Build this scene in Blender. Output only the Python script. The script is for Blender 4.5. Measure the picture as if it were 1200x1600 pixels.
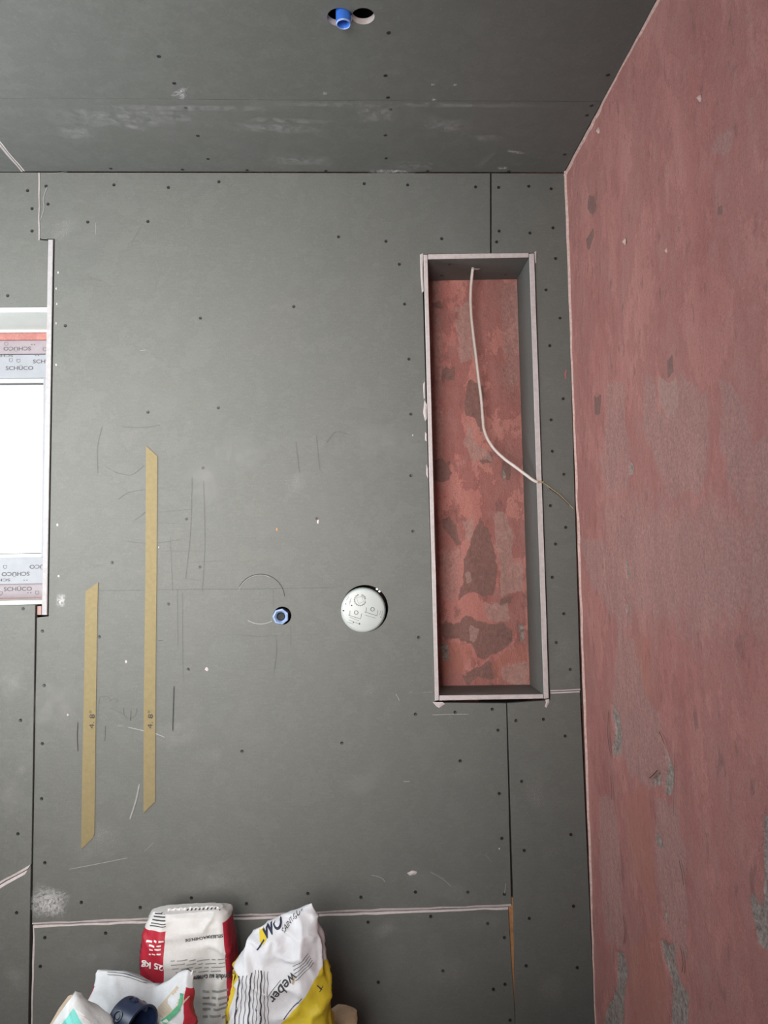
import bpy, bmesh, math, random
import numpy as np
from mathutils import Vector, Matrix, noise as mnoise
from mathutils.bvhtree import BVHTree
random.seed(7)
for o in list(bpy.data.objects): bpy.data.objects.remove(o)
S = bpy.context.scene
COL = S.collection

# ------------------------------------------------------------------ camera
YAW, PITCH, ROLL, FPX = 3.96094091e-02, 6.87628402e-02, -1.87014624e-02, 1193.45
CAM = Vector((0.0, -2.0, 1.5))
_f = Vector((math.sin(YAW)*math.cos(PITCH), math.cos(YAW)*math.cos(PITCH), math.sin(PITCH)))
_r = Vector((math.cos(YAW), -math.sin(YAW), 0)); _u = _r.cross(_f)
_c, _s = math.cos(ROLL), math.sin(ROLL)
RIGHT = _c*_r + _s*_u; UP = -_s*_r + _c*_u; FWD = _f
cd = bpy.data.cameras.new('camera'); cam = bpy.data.objects.new('camera', cd); COL.objects.link(cam)
cd.sensor_fit = 'VERTICAL'; cd.sensor_height = 36.0; cd.lens = FPX*36.0/1600.0
cam.matrix_world = Matrix(((RIGHT.x, UP.x, -FWD.x, CAM.x), (RIGHT.y, UP.y, -FWD.y, CAM.y),
                           (RIGHT.z, UP.z, -FWD.z, CAM.z), (0, 0, 0, 1)))
cd.clip_start = 0.02
S.camera = cam

# ------------------------------------------------------------------ light
wd = bpy.data.worlds.new('overcast_sky'); S.world = wd; wd.use_nodes = True
bgn = wd.node_tree.nodes['Background']
bgn.inputs['Color'].default_value = (0.93, 0.97, 1.0, 1); bgn.inputs['Strength'].default_value = 2.2
def area(name, loc, direction, sx, sy, energy, color, spread=180):
    l = bpy.data.lights.new(name, 'AREA'); l.shape = 'RECTANGLE'; l.size = sx; l.size_y = sy
    l.energy = energy; l.color = color; l.spread = math.radians(spread)
    o = bpy.data.objects.new(name, l); COL.objects.link(o); o.location = loc
    o.rotation_euler = Vector(direction).to_track_quat('-Z', 'Y').to_euler()
    return o
# added lamp: stands in for daylight from an unseen, added side window
area('added_side_daylight', (-1.60, -.80, 1.80), (1, 0, .35), 0.9, 1.0, 31.0, (0.83, 0.94, 1.0))
# added lamp behind the camera to the left, in an unseen, added rear window
area('added_rear_daylight', (-.58, -2.17, 1.64), (-.08, 1, .03), 0.9, 1.1, 25.0, (1.0, 0.955, 0.912), 90)   # spread narrowed so the light falls off to the right and below
vs = S.view_settings
vs.view_transform = 'Standard'; vs.look = 'None'; vs.gamma = 1.0; vs.use_curve_mapping = False; vs.exposure = 0.0

# ------------------------------------------------------------------ measuring helpers
def ray(px, py):
    return RIGHT*((px-600)/FPX) - UP*((py-800)/FPX) + FWD
def atY(px, py, Y=0.0):
    d = ray(px, py); return CAM + d*((Y-CAM.y)/d.y)
XR = 0.592; ZC = 2.560
def atX(px, py, X=XR):
    d = ray(px, py); return CAM + d*((X-CAM.x)/d.x)
def atZ(px, py, Z=ZC):
    d = ray(px, py); return CAM + d*((Z-CAM.z)/d.z)
def W(px, py):
    p = atY(px, py, 0.0); return (p.x, p.z)

# ------------------------------------------------------------------ materials
MATS = {}
class NT:
    def __init__(s, name):
        m = bpy.data.materials.new(name); m.use_nodes = True; s.m = m; s.t = m.node_tree
        s.b = s.t.nodes['Principled BSDF']; MATS[name] = m
    def n(s, kind, **kw):
        nd = s.t.nodes.new(kind)
        for k, v in kw.items():
            if hasattr(nd, k) and not k[0].isupper(): setattr(nd, k, v)
            else: nd.inputs[k.replace('_', ' ')].default_value = v
        return nd
    def l(s, a, b): s.t.links.new(a, b)
    def coord(s, scale=(1, 1, 1)):
        tc = s.n('ShaderNodeTexCoord'); mp = s.n('ShaderNodeMapping'); mp.inputs['Scale'].default_value = scale
        s.l(tc.outputs['Object'], mp.inputs['Vector']); return mp.outputs[0]
    def noise(s, scale, detail=3, rough=.6, stretch=(1, 1, 1)):
        nd = s.n('ShaderNodeTexNoise'); nd.inputs['Scale'].default_value = scale; nd.inputs['Detail'].default_value = detail
        nd.inputs['Roughness'].default_value = rough; s.l(s.coord(stretch), nd.inputs['Vector']); return nd.outputs['Fac']
    def ramp(s, fac, a, b, c0=(0, 0, 0, 1), c1=(1, 1, 1, 1)):
        nd = s.n('ShaderNodeValToRGB'); e = nd.color_ramp.elements
        e[0].position = a; e[0].color = c0; e[1].position = b; e[1].color = c1
        s.l(fac, nd.inputs[0]); return nd.outputs[0]
    def mix(s, fac, a, b, blend='MIX'):
        nd = s.n('ShaderNodeMix', data_type='RGBA', blend_type=blend)
        for sock, v in ((nd.inputs['Factor'], fac), (nd.inputs['A'] if False else nd.inputs[6], a), (nd.inputs[7], b)):
            if isinstance(v, (int, float)): sock.default_value = v
            elif isinstance(v, tuple): sock.default_value = v if len(v) == 4 else (*v, 1)
            else: s.l(v, sock)
        return nd.outputs[2]
    def math(s, op, a, b=0.0, c=None):
        nd = s.n('ShaderNodeMath', operation=op)
        for i, v in enumerate((a, b, c)):
            if v is None: continue
            if isinstance(v, (int, float)): nd.inputs[i].default_value = v
            else: s.l(v, nd.inputs[i])
        return nd.outputs[0]
    def attr(s, name):
        nd = s.n('ShaderNodeAttribute'); nd.attribute_name = name; return nd.outputs['Fac']
    def bump(s, h, strength=.3, dist=.002, normal=None):
        nd = s.n('ShaderNodeBump'); nd.inputs['Strength'].default_value = strength; nd.inputs['Distance'].default_value = dist
        s.l(h, nd.inputs['Height'])
        if normal is not None: s.l(normal, nd.inputs['Normal'])
        return nd.outputs[0]
    def out(s, color=None, rough=.8, normal=None, metallic=0, spec=.3):
        if color is not None:
            if isinstance(color, tuple): s.b.inputs['Base Color'].default_value = (*color[:3], 1)
            else: s.l(color, s.b.inputs['Base Color'])
        if isinstance(rough, (int, float)): s.b.inputs['Roughness'].default_value = rough
        else: s.l(rough, s.b.inputs['Roughness'])
        s.b.inputs['Metallic'].default_value = metallic; s.b.inputs['Specular IOR Level'].default_value = spec
        if normal is not None: s.l(normal, s.b.inputs['Normal'])
        return s.m
def plain(name, col, rough=.7, var=.12, scale=60, spec=.3, metallic=0):
    t = NT(name); f = t.noise(scale, 4)
    c0 = tuple(max(0, c*(1-var)) for c in col); c1 = tuple(min(1, c*(1+var)) for c in col)
    return t.out(t.ramp(f, .3, .7, (*c0, 1), (*c1, 1)), rough, t.bump(f, .15, .001), metallic, spec)

def mat_drywall():
    t = NT('drywall_paper')
    big = t.noise(2.2, 4, .6); mid = t.noise(9, 6, .72); fine = t.noise(420, 2, .6, (1, 1, .35)); grain = t.noise(130, 4, .75); weave = t.noise(260, 2, .6, (.12, .12, 1))
    c = t.ramp(big, .3, .7, (.120, .124, .115, 1), (.137, .137, .125, 1))
    c = t.mix(t.math('MULTIPLY', t.ramp(mid, .50, .78), .42), c, (.190, .190, .182))
    c = t.mix(t.math('MULTIPLY', t.ramp(mid, .46, .28), .22), c, (.092, .092, .084))
    c = t.mix(t.math('MULTIPLY', t.ramp(fine, .35, .65), .30), c, (.086, .088, .081))
    c = t.mix(t.math('MULTIPLY', t.ramp(weave, .5, .7), .16), c, (.172, .172, .164))
    c = t.mix(t.math('MULTIPLY', t.ramp(grain, .56, .74), .30), c, (.205, .205, .197))
    return t.out(c, .62, t.bump(fine, .2, .0008), spec=.3)
def mat_gypsum():
    t = NT('gypsum_core'); f = t.noise(90, 5, .7)
    return t.out(t.ramp(f, .3, .75, (.42, .365, .357, 1), (.53, .485, .478, 1)), .9, t.bump(f, .4, .0015), spec=.15)
def mat_red(name, c_lo, c_hi, blotch=.45):
    t = NT(name)
    streak = t.noise(6, 6, .68, (1, 1, .22)); mid = t.noise(26, 6, .72, (1, 1, .55)); fine = t.noise(240, 5, .75)
    fleck = t.noise(34, 4, .62, (1, 1, .42)); speck = t.noise(120, 3, .6); grit = t.noise(520, 2, .6); blot = t.noise(11, 6, .7, (1, 1, .6))
    c = t.ramp(streak, .34, .66, (*c_lo, 1), (*c_hi, 1))
    c = t.mix(t.math('MULTIPLY', t.ramp(blot, .50, .68), blotch), c, (.50, .30, .265))
    c = t.mix(t.math('MULTIPLY', t.ramp(blot, .48, .33), blotch), c, (.275, .098, .09))
    c = t.mix(t.math('MULTIPLY', t.ramp(mid, .5, .72), .40), c, (.48, .27, .24))
    c = t.mix(t.math('MULTIPLY', t.ramp(fleck, .61, .69), .55), c, (.175, .092, .088))
    c = t.mix(t.math('MULTIPLY', t.ramp(speck, .64, .72), .40), c, (.47, .33, .29))
    c = t.mix(t.math('MULTIPLY', t.ramp(fine, .45, .68), .42), c, (.20, .085, .078))
    c = t.mix(t.math('MULTIPLY', t.ramp(grit, .55, .75), .30), c, (.46, .31, .28))
    brk = t.noise(38, 6, .78); brk2 = t.noise(75, 6, .78)
    def m(attr, k=.9, src=brk, a=.46, b=.60):
        return t.ramp(t.math('ADD', t.attr(attr), t.math('MULTIPLY', t.math('SUBTRACT', src, .5), k)), a, b)
    rough_c = t.ramp(t.noise(150, 5, .8), .35, .68, (.245, .130, .120, 1), (.54, .36, .32, 1))
    c = t.mix(t.math('MULTIPLY', m('soft', 1.2, brk, .36, .70), .46), c, rough_c)
    c = t.mix(t.math('MULTIPLY', m('brown'), .85), c, t.ramp(t.noise(90, 5, .75), .3, .7, (.165, .088, .078, 1), (.25, .150, .13, 1)))
    c = t.mix(t.math('MULTIPLY', m('light'), .62), c, t.ramp(t.noise(110, 5, .78), .3, .7, (.32, .18, .155, 1), (.52, .36, .32, 1)))
    c = t.mix(t.math('MULTIPLY', m('orange', 1.1, brk, .40, .70), .5), c, t.ramp(blot, .3, .7, (.36, .12, .09, 1), (.46, .20, .15, 1)))
    c = t.mix(t.math('MULTIPLY', m('grey', 1.0, brk2), .92), c, t.ramp(t.noise(95, 6, .8), .34, .66, (.12, .09, .083, 1), (.44, .37, .325, 1)))
    nb = t.bump(mid, .9, .010); nb = t.bump(fine, .9, .003, nb); nb = t.bump(fleck, .6, .006, nb)
    return t.out(c, .78, nb, spec=.3)
mat_drywall(); mat_gypsum(); plain('gypsum_core_dimmed', (.34, .325, .33), .9, .1, 90)  # last one: gypsum core darkened to offset the strong light beside the window
mat_red('red_plaster', (.405, .155, .138), (.51, .225, .197), .30)
mat_red('niche_plaster_lightened', (.44, .160, .138), (.60, .27, .23), .55)  # red plaster lightened to make up for weak light in the niche
plain('black_screw', (.012, .012, .012), .45, .3, 200, .5)
plain('pencil', (.035, .035, .038), .7, .2, 300)
plain('faint_pencil', (.101, .103, .099), .7, .15, 300)
plain('score_light', (.25, .25, .24), .8, .15, 200)
plain('masking_tape', (.205, .163, .082), .75, .07, 90)
plain('blue_plastic', (.035, .135, .52), .35, .2, 40, .5)
plain('pale_blue_plastic', (.24, .33, .52), .4, .2, 60, .5)
plain('black_rubber', (.010, .012, .012), .6, .2, 60)
plain('dark_green_plastic', (.012, .05, .04), .4, .2, 60, .5)
plain('white_plastic', (.365, .39, .382), .35, .03, 10, .5)
plain('ink', (.05, .05, .055), .7, .1, 200)
plain('grey_ink', (.085, .085, .09), .7, .1, 200)
plain('cable_sheath', (.60, .52, .48), .5, .06, 80, .4)
plain('raw_wood', (.42, .215, .10), .75, .35, 35)
plain('jute', (.40, .32, .17), .8, .2, 200)
plain('concrete', (.22, .215, .205), .85, .15, 8)
plain('reveal_white_brightened', (.62, .64, .61), .7, .05, 12)  # white raised to imitate sun bounced under the window reveal; also on the sill
plain('cavity_dark', (.045, .038, .034), .9, .3, 20)
plain('steel', (.55, .55, .55), .35, .1, 60, .5, 1)
plain('frame_film', (.255, .262, .285), .45, .05, 30, .45)
plain('frame_film_pink', (.25, .215, .23), .45, .06, 40, .45)
plain('window_white', (.80, .81, .82), .35, .02, 10, .5)
plain('brick_pink', (.30, .20, .18), .85, .2, 60)
plain('navy_plastic', (.012, .020, .055), .38, .25, 60, .5)
plain('kraft', (.40, .29, .19), .8, .12, 40)
plain('red_mark', (.35, .13, .12), .7, .1, 90)
plain('white_print', (.75, .72, .70), .7, .05, 90)
plain('yellow_print', (.60, .45, .03), .6, .06, 60)
plain('mouth_shade', (.10, .075, .055), .9, .2, 30)  # dark colour for the shade inside the sack's mouth
def mat_glass():
    t = NT('window_glass'); nt = t.t; nt.nodes.remove(t.b)
    tr = t.n('ShaderNodeBsdfTransparent'); gl = t.n('ShaderNodeBsdfGlossy'); gl.inputs['Roughness'].default_value = .02
    fr = t.n('ShaderNodeFresnel'); fr.inputs['IOR'].default_value = 1.45
    mx = t.n('ShaderNodeMixShader'); t.l(fr.outputs[0], mx.inputs[0]); t.l(tr.outputs[0], mx.inputs[1]); t.l(gl.outputs[0], mx.inputs[2])
    t.l(mx.outputs[0], nt.nodes['Material Output'].inputs['Surface'])
mat_glass()
def mat_dust(name, col, amt, nscale):
    t = NT(name); tc = t.n('ShaderNodeTexCoord'); sp = t.n('ShaderNodeSeparateXYZ'); t.l(tc.outputs['UV'], sp.inputs[0])
    def edge(o): return t.math('SUBTRACT', 1.0, t.math('POWER', t.math('ABSOLUTE', t.math('MULTIPLY_ADD', o, 2.0, -1.0)), 2.0))
    fall = t.math('MULTIPLY', edge(sp.outputs[0]), edge(sp.outputs[1]))
    f = t.ramp(t.noise(nscale, 6, .7), .38, .72)
    t.l(t.math('MULTIPLY', t.math('MULTIPLY', fall, f), amt), t.b.inputs['Alpha'])
    return t.out(col, .9, spec=.1)
mat_dust('plaster_dust', (.52, .51, .50), .17, 22)
mat_dust('ceiling_dust', (.46, .455, .445), .42, 34)
mat_dust('plaster_scratch', (.58, .57, .56), 1.0, 130)

# ------------------------------------------------------------------ object helpers
def link(o, parent=None):
    COL.objects.link(o)
    if parent is not None: o.parent = parent
    return o
def mesh_obj(name, verts, faces, mat, parent=None, smooth=False, mats=None, fm=None):
    me = bpy.data.meshes.new(name); me.from_pydata([tuple(v) for v in verts], [], faces)
    for m in (mats or [mat]): me.materials.append(MATS[m])
    if fm: me.polygons.foreach_set('material_index', fm)
    if smooth: me.polygons.foreach_set('use_smooth', [True]*len(me.polygons))
    me.update(); return link(bpy.data.objects.new(name, me), parent)
def bm_obj(name, bm, mats, parent=None, smooth=False):
    me = bpy.data.meshes.new(name); bm.normal_update(); bm.to_mesh(me); bm.free()
    for m in mats: me.materials.append(MATS[m])
    if smooth: me.polygons.foreach_set('use_smooth', [True]*len(me.polygons))
    return link(bpy.data.objects.new(name, me), parent)
def empty(name, loc=(0, 0, 0)):
    o = bpy.data.objects.new(name, None); o.empty_display_size = .05; link(o); o.location = loc; return o
def tag(o, label, cat, group=None, kind=None):
    o['label'] = label; o['category'] = cat
    if group: o['group'] = group
    if kind: o['kind'] = kind
    return o
def struct(o, label=None):
    o['kind'] = 'structure'
    if label: o['label'] = label
    return o
def box(name, x0, x1, y0, y1, z0, z1, mat, parent=None, bevel=0.0):
    bm = bmesh.new(); bmesh.ops.create_cube(bm, size=1)
    for v in bm.verts: v.co = Vector(((x0+x1)/2+v.co.x*(x1-x0), (y0+y1)/2+v.co.y*(y1-y0), (z0+z1)/2+v.co.z*(z1-z0)))
    if bevel: bmesh.ops.bevel(bm, geom=bm.edges[:], offset=bevel, segments=2, affect='EDGES', profile=.7)
    return bm_obj(name, bm, [mat], parent)
def offset_poly(P, ch):
    """move each edge of the counter-clockwise polygon P inwards by ch[i] (edge i: P[i]->P[i+1])"""
    n = len(P); out = []
    for i in range(n):
        a, b, c = Vector(P[i-1]), Vector(P[i]), Vector(P[(i+1) % n])
        d1, d2 = (b-a).normalized(), (c-b).normalized(); n1, n2 = Vector((-d1.y, d1.x)), Vector((-d2.y, d2.x))
        o1, o2 = ch[i-1], ch[i]; cr = d1.x*d2.y-d1.y*d2.x
        if abs(cr) < .12: out.append(b+(n1+n2).normalized()*(o1+o2)/2)
        else:
            p1, p2 = b+n1*o1, b+n2*o2; t = ((p2-p1).x*d2.y-(p2-p1).y*d2.x)/cr; out.append(p1+d1*t)
    return out
def panel(name, poly, fn, thick=.0125, chamf=None, holes=(), mats=('drywall_paper', 'gypsum_core'), parent=None,
          wobble=.0, front=0.0, default_ch=.0007, seed=0):
    """a board cut to polygon `poly` (plane coordinates, counter-clockwise seen from the room); fn(a,b,depth)->world point;
    chamf {edge: width} are the cut edges that show the gypsum core"""
    rnd = random.Random(seed); chamf = chamf or {}
    if fn is fwall: poly = [(p[0], ZC-.0014 if p[1] > ZC-.02 else p[1]) for p in poly]
    P, ch, cut = [], [], []
    for i in range(len(poly)):
        a, b = Vector(poly[i]), Vector(poly[(i+1) % len(poly)]); w = chamf.get(i, default_ch)
        k = max(1, int((b-a).length/.03)) if i in chamf else 1
        nrm = Vector((-(b-a).y, (b-a).x)).normalized()
        for j in range(k):
            p = a+(b-a)*(j/k)
            if j: p = p+nrm*rnd.uniform(-1, 1)*wobble*.4
            cut.append(1 if i in chamf else 0); P.append((p.x, p.y)); ch.append(w*(1+(rnd.uniform(-.35, .35) if i in chamf else 0)))
    Q = offset_poly(P, ch)
    bm = bmesh.new(); loops = []
    def ring(pts, d): return [bm.verts.new(fn(p[0], p[1], d)) for p in pts]
    def skin(r0, r1, mi):
        n = len(r0)
        for i in range(n):
            f = bm.faces.new((r0[i], r0[(i+1) % n], r1[(i+1) % n], r1[i])); f.material_index = mi if isinstance(mi, int) else mi[i]
    fr = ring(Q, front); md = [bm.verts.new(fn(p[0], p[1], front+max(.0006, min(c, ch[i-1])*.30))) for i, (p, c) in enumerate(zip(P, ch))]; bk = ring(P, thick)
    skin(fr, md, cut); skin(md, bk, cut)
    eds = [bm.edges.get((fr[i], fr[(i+1) % len(fr)])) for i in range(len(fr))]
    for h in holes:
        h0 = ring(h, front); h1 = ring(h, thick); skin(h0, h1, 1)
        eds += [bm.edges.get((h0[i], h0[(i+1) % len(h0)])) for i in range(len(h0))]
    r = bmesh.ops.triangle_fill(bm, use_beauty=True, use_dissolve=False, edges=eds)
    bmesh.ops.recalc_face_normals(bm, faces=bm.faces[:])
    return bm_obj(name, bm, mats, parent)
def fwall(a, b, d): return (a, d, b)
def fceil(a, b, d): return (a, b, ZC+d)
def ccw(P):
    A = sum(P[i][0]*P[(i+1) % len(P)][1]-P[(i+1) % len(P)][0]*P[i][1] for i in range(len(P)))
    return P if A > 0 else P[::-1]
def circle(c, r, n=32, ry=None): return [(c[0]+r*math.cos(2*math.pi*i/n), c[1]+(ry or r)*math.sin(2*math.pi*i/n)) for i in range(n)]
def tube(name, pts, r, mat, parent=None, res=8, smooth_pts=True, closed_ends=True):
    cu = bpy.data.curves.new(name, 'CURVE'); cu.dimensions = '3D'; cu.bevel_depth = 1.0; cu.bevel_resolution = 3; cu.resolution_u = res
    cu.use_fill_caps = closed_ends
    sp = cu.splines.new('BEZIER' if smooth_pts else 'POLY')
    if smooth_pts:
        sp.bezier_points.add(len(pts)-1)
        for i, p in enumerate(pts):
            bp = sp.bezier_points[i]; bp.co = p; bp.handle_left_type = bp.handle_right_type = 'AUTO'; bp.radius = r if not isinstance(r, list) else r[i]
    else:
        sp.points.add(len(pts)-1)
        for i, p in enumerate(pts): sp.points[i].co = (*p, 1); sp.points[i].radius = r if not isinstance(r, list) else r[i]
    o = bpy.data.objects.new(name, cu); COL.objects.link(o)
    me = bpy.data.meshes.new_from_object(o.evaluated_get(bpy.context.evaluated_depsgraph_get()))
    bpy.data.objects.remove(o); me.name = name; me.materials.clear(); me.materials.append(MATS[mat])
    me.polygons.foreach_set('use_smooth', [True]*len(me.polygons))
    return link(bpy.data.objects.new(name, me), parent)
def lathe(name, profile, origin, axis, mat, parent=None, n=40, smooth=True):
    """profile [(radius, height along axis)]"""
    q = Vector(axis).to_track_quat('Z', 'Y'); V, F = [], []
    for r, h in profile:
        for i in range(n):
            a = 2*math.pi*i/n; V.append(Vector(origin)+q @ Vector((r*math.cos(a), r*math.sin(a), h)))
    for j in range(len(profile)-1):
        for i in range(n): F.append((j*n+i, j*n+(i+1) % n, (j+1)*n+(i+1) % n, (j+1)*n+i))
    if profile[0][0] < 1e-4 or True:
        pass
    o = mesh_obj(name, V, F, mat, parent, False)
    bm = bmesh.new(); bm.from_mesh(o.data); bmesh.ops.remove_doubles(bm, verts=bm.verts[:], dist=1e-6)
    bmesh.ops.recalc_face_normals(bm, faces=bm.faces[:])
    if smooth:
        for f in bm.faces: f.smooth = True
        for e in bm.edges:
            if len(e.link_faces) == 2 and e.calc_face_angle(0) > .7: e.smooth = False
    bm.to_mesh(o.data); bm.free(); return o
def ribbon_mesh(name, pts, nrm, w, mat, parent, taper=True):
    """flat line drawn along 3D points on a surface of normal nrm"""
    V, F = [], []; n = len(pts); nrm = Vector(nrm)
    for i in range(n):
        d = (Vector(pts[min(i+1, n-1)])-Vector(pts[max(i-1, 0)])).normalized(); s = d.cross(nrm)
        ww = w*(.45 if taper and i in (0, n-1) else 1)*.5
        V += [Vector(pts[i])+s*ww, Vector(pts[i])-s*ww]
        if i: F.append((2*i-2, 2*i-1, 2*i+1, 2*i))
    return mesh_obj(name, V, F, mat, parent)
def smooth_line(pts, k=6):
    if len(pts) < 3: return pts
    out = []
    for i in range(len(pts)-1):
        p0, p1, p2, p3 = pts[max(i-1, 0)], pts[i], pts[i+1], pts[min(i+2, len(pts)-1)]
        for j in range(k):
            t = j/k
            out.append(tuple(.5*((2*p1[a])+(-p0[a]+p2[a])*t+(2*p0[a]-5*p1[a]+4*p2[a]-p3[a])*t*t+(-p0[a]+3*p1[a]-3*p2[a]+p3[a])*t**3) for a in (0, 1)))
    out.append(pts[-1]); return out
def wall_line(pxs, w=.0016, mat='faint_pencil', parent=None, Y=-.0012, name='pencil_line'):
    pts = [atY(x, y, 0) + Vector((0, Y, 0)) for x, y in smooth_line(pxs)]
    return ribbon_mesh(name, pts, (0, -1, 0), w, mat, parent)
def quad_decal(name, c, u, v, mat, parent):
    c, u, v = Vector(c), Vector(u), Vector(v)
    o = mesh_obj(name, [c-u-v, c+u-v, c+u+v, c-u+v], [(0, 1, 2, 3)], mat, parent)
    uv = o.data.uv_layers.new(name='UVMap')
    for i, q in enumerate(((0, 0), (1, 0), (1, 1), (0, 1))): uv.data[i].uv = q
    return o
def wall_smear(px, py, wpx, hpx, ang=0, mat='plaster_dust', parent=None, Y=-.0009, name='dust_smear'):
    p = atY(px, py, 0); k = 2.0/FPX; a = math.radians(ang); p.y = Y
    return quad_decal(name, p, Vector((math.cos(a), 0, math.sin(a)))*wpx*k/2, Vector((-math.sin(a), 0, math.cos(a)))*hpx*k/2, mat, parent)
def ceil_smear(px, py, wpx, hpx, ang=0, mat='plaster_dust', parent=None):
    p = atZ(px, py); k = (p.y-CAM.y)/FPX; a = math.radians(ang); p.z = ZC-.0012
    return quad_decal('dust_smear', p, Vector((math.cos(a), math.sin(a), 0))*wpx*k/2, Vector((math.sin(a), -math.cos(a), 0))*hpx*k/2*1.7, mat, parent)
def text_mesh(body, bold=0.0):
    cu = bpy.data.curves.new('lettering', 'FONT'); cu.body = body; cu.size = 1; cu.align_x = 'CENTER'; cu.align_y = 'CENTER'; cu.offset = bold
    cu.resolution_u = 3
    o = bpy.data.objects.new('lettering', cu); COL.objects.link(o)
    me = bpy.data.meshes.new_from_object(o.evaluated_get(bpy.context.evaluated_depsgraph_get())); bpy.data.objects.remove(o)
    V = np.array([v.co[:] for v in me.vertices]); F = [tuple(p.vertices) for p in me.polygons]; bpy.data.meshes.remove(me)
    V[:, 0] -= (V[:, 0].min()+V[:, 0].max())/2; V[:, 1] -= (V[:, 1].min()+V[:, 1].max())/2
    return V, F
def text_flat(body, c, u, v, width, height, mat, parent, bold=0.0, name='lettering'):
    """lettering laid on a flat face: centre c, unit axes u (reading direction), v (letter up)"""
    V, F = text_mesh(body, bold); V[:, 0] *= width/np.ptp(V[:, 0]); V[:, 1] *= height/np.ptp(V[:, 1])
    return mesh_obj(name, [Vector(c)+Vector(u)*a[0]+Vector(v)*a[1] for a in V], F, mat, parent)

# ------------------------------------------------------------------ plaster surfaces (grids with relief and stain masks)
def poly_sd(A, B, poly):
    P = np.array(poly); n = len(P); d = np.full(A.shape, 1e9); ins = np.zeros(A.shape, bool)
    for i in range(n):
        (x0, y0), (x1, y1) = P[i], P[(i+1) % n]; ex, ey = x1-x0, y1-y0
        t = np.clip(((A-x0)*ex+(B-y0)*ey)/(ex*ex+ey*ey+1e-12), 0, 1)
        d = np.minimum(d, np.hypot(A-x0-t*ex, B-y0-t*ey))
        cond = (y0 > B) != (y1 > B)
        ins ^= cond & (A < (x1-x0)*(B-y0)/(y1-y0+1e-12)+x0)
    return np.where(ins, -d, d)
def plaster_grid(name, a0, a1, b0, b1, step, to_world, masks, relief, mat, parent=None, keep=None):
    na, nb = int((a1-a0)/step)+1, int((b1-b0)/step)+1
    a = np.linspace(a0, a1, na); b = np.linspace(b0, b1, nb); A, B = np.meshgrid(a, b)
    D = np.zeros(A.shape)
    for j in range(nb):
        for i in range(na):
            p = (a[i]*3, b[j]*1.6, 1.7); q = (a[i]*22, b[j]*13, 4.0)
            D[j, i] = mnoise.noise(p)*relief*1.3+mnoise.noise(q)*relief*.45
    WA, WB = np.zeros(A.shape), np.zeros(A.shape)
    for j in range(nb):
        for i in range(na):
            n1 = mnoise.noise_vector((a[i]*26, b[j]*17, 9.0)); n2 = mnoise.noise_vector((a[i]*85, b[j]*60, 2.0))
            WA[j, i] = n1.x*.013+n2.x*.006; WB[j, i] = n1.y*.020+n2.y*.008
    vals = {}
    for key in ('soft', 'brown', 'light', 'orange', 'grey'):
        m = np.zeros(A.shape)
        for poly, w in masks.get(key, []):
            m = np.maximum(m, np.clip(.5-poly_sd(A+WA*(.25+.75*min(1, w/.008)), B+WB*(.25+.75*min(1, w/.008)), poly)/(2*w), 0, 1))
        vals[key] = m
    D += vals['grey']*relief*2.6+vals['soft']*relief*.25
    V = [to_world(A[j, i], B[j, i], D[j, i]) for j in range(nb) for i in range(na)]
    F = []
    for j in range(nb-1):
        for i in range(na-1):
            if keep is None or keep((a[i]+a[i+1])/2, (b[j]+b[j+1])/2):
                F.append((j*na+i, j*na+i+1, (j+1)*na+i+1, (j+1)*na+i))
    o = mesh_obj(name, V, F, mat, parent, True)
    for key, m in vals.items():
        at = o.data.attributes.new(key, 'FLOAT', 'POINT'); at.data.foreach_set('value', m.ravel().astype(np.float32))
    return o

# ================================================================== THE ROOM
YS = 0.157                      # face of the old red wall behind the boarding
XL, YB = -1.66, -2.2
floor = struct(box('floor', XL-.2, XR+.2, YB-.2, YS+.2, -.1, 0, 'concrete'))
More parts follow.
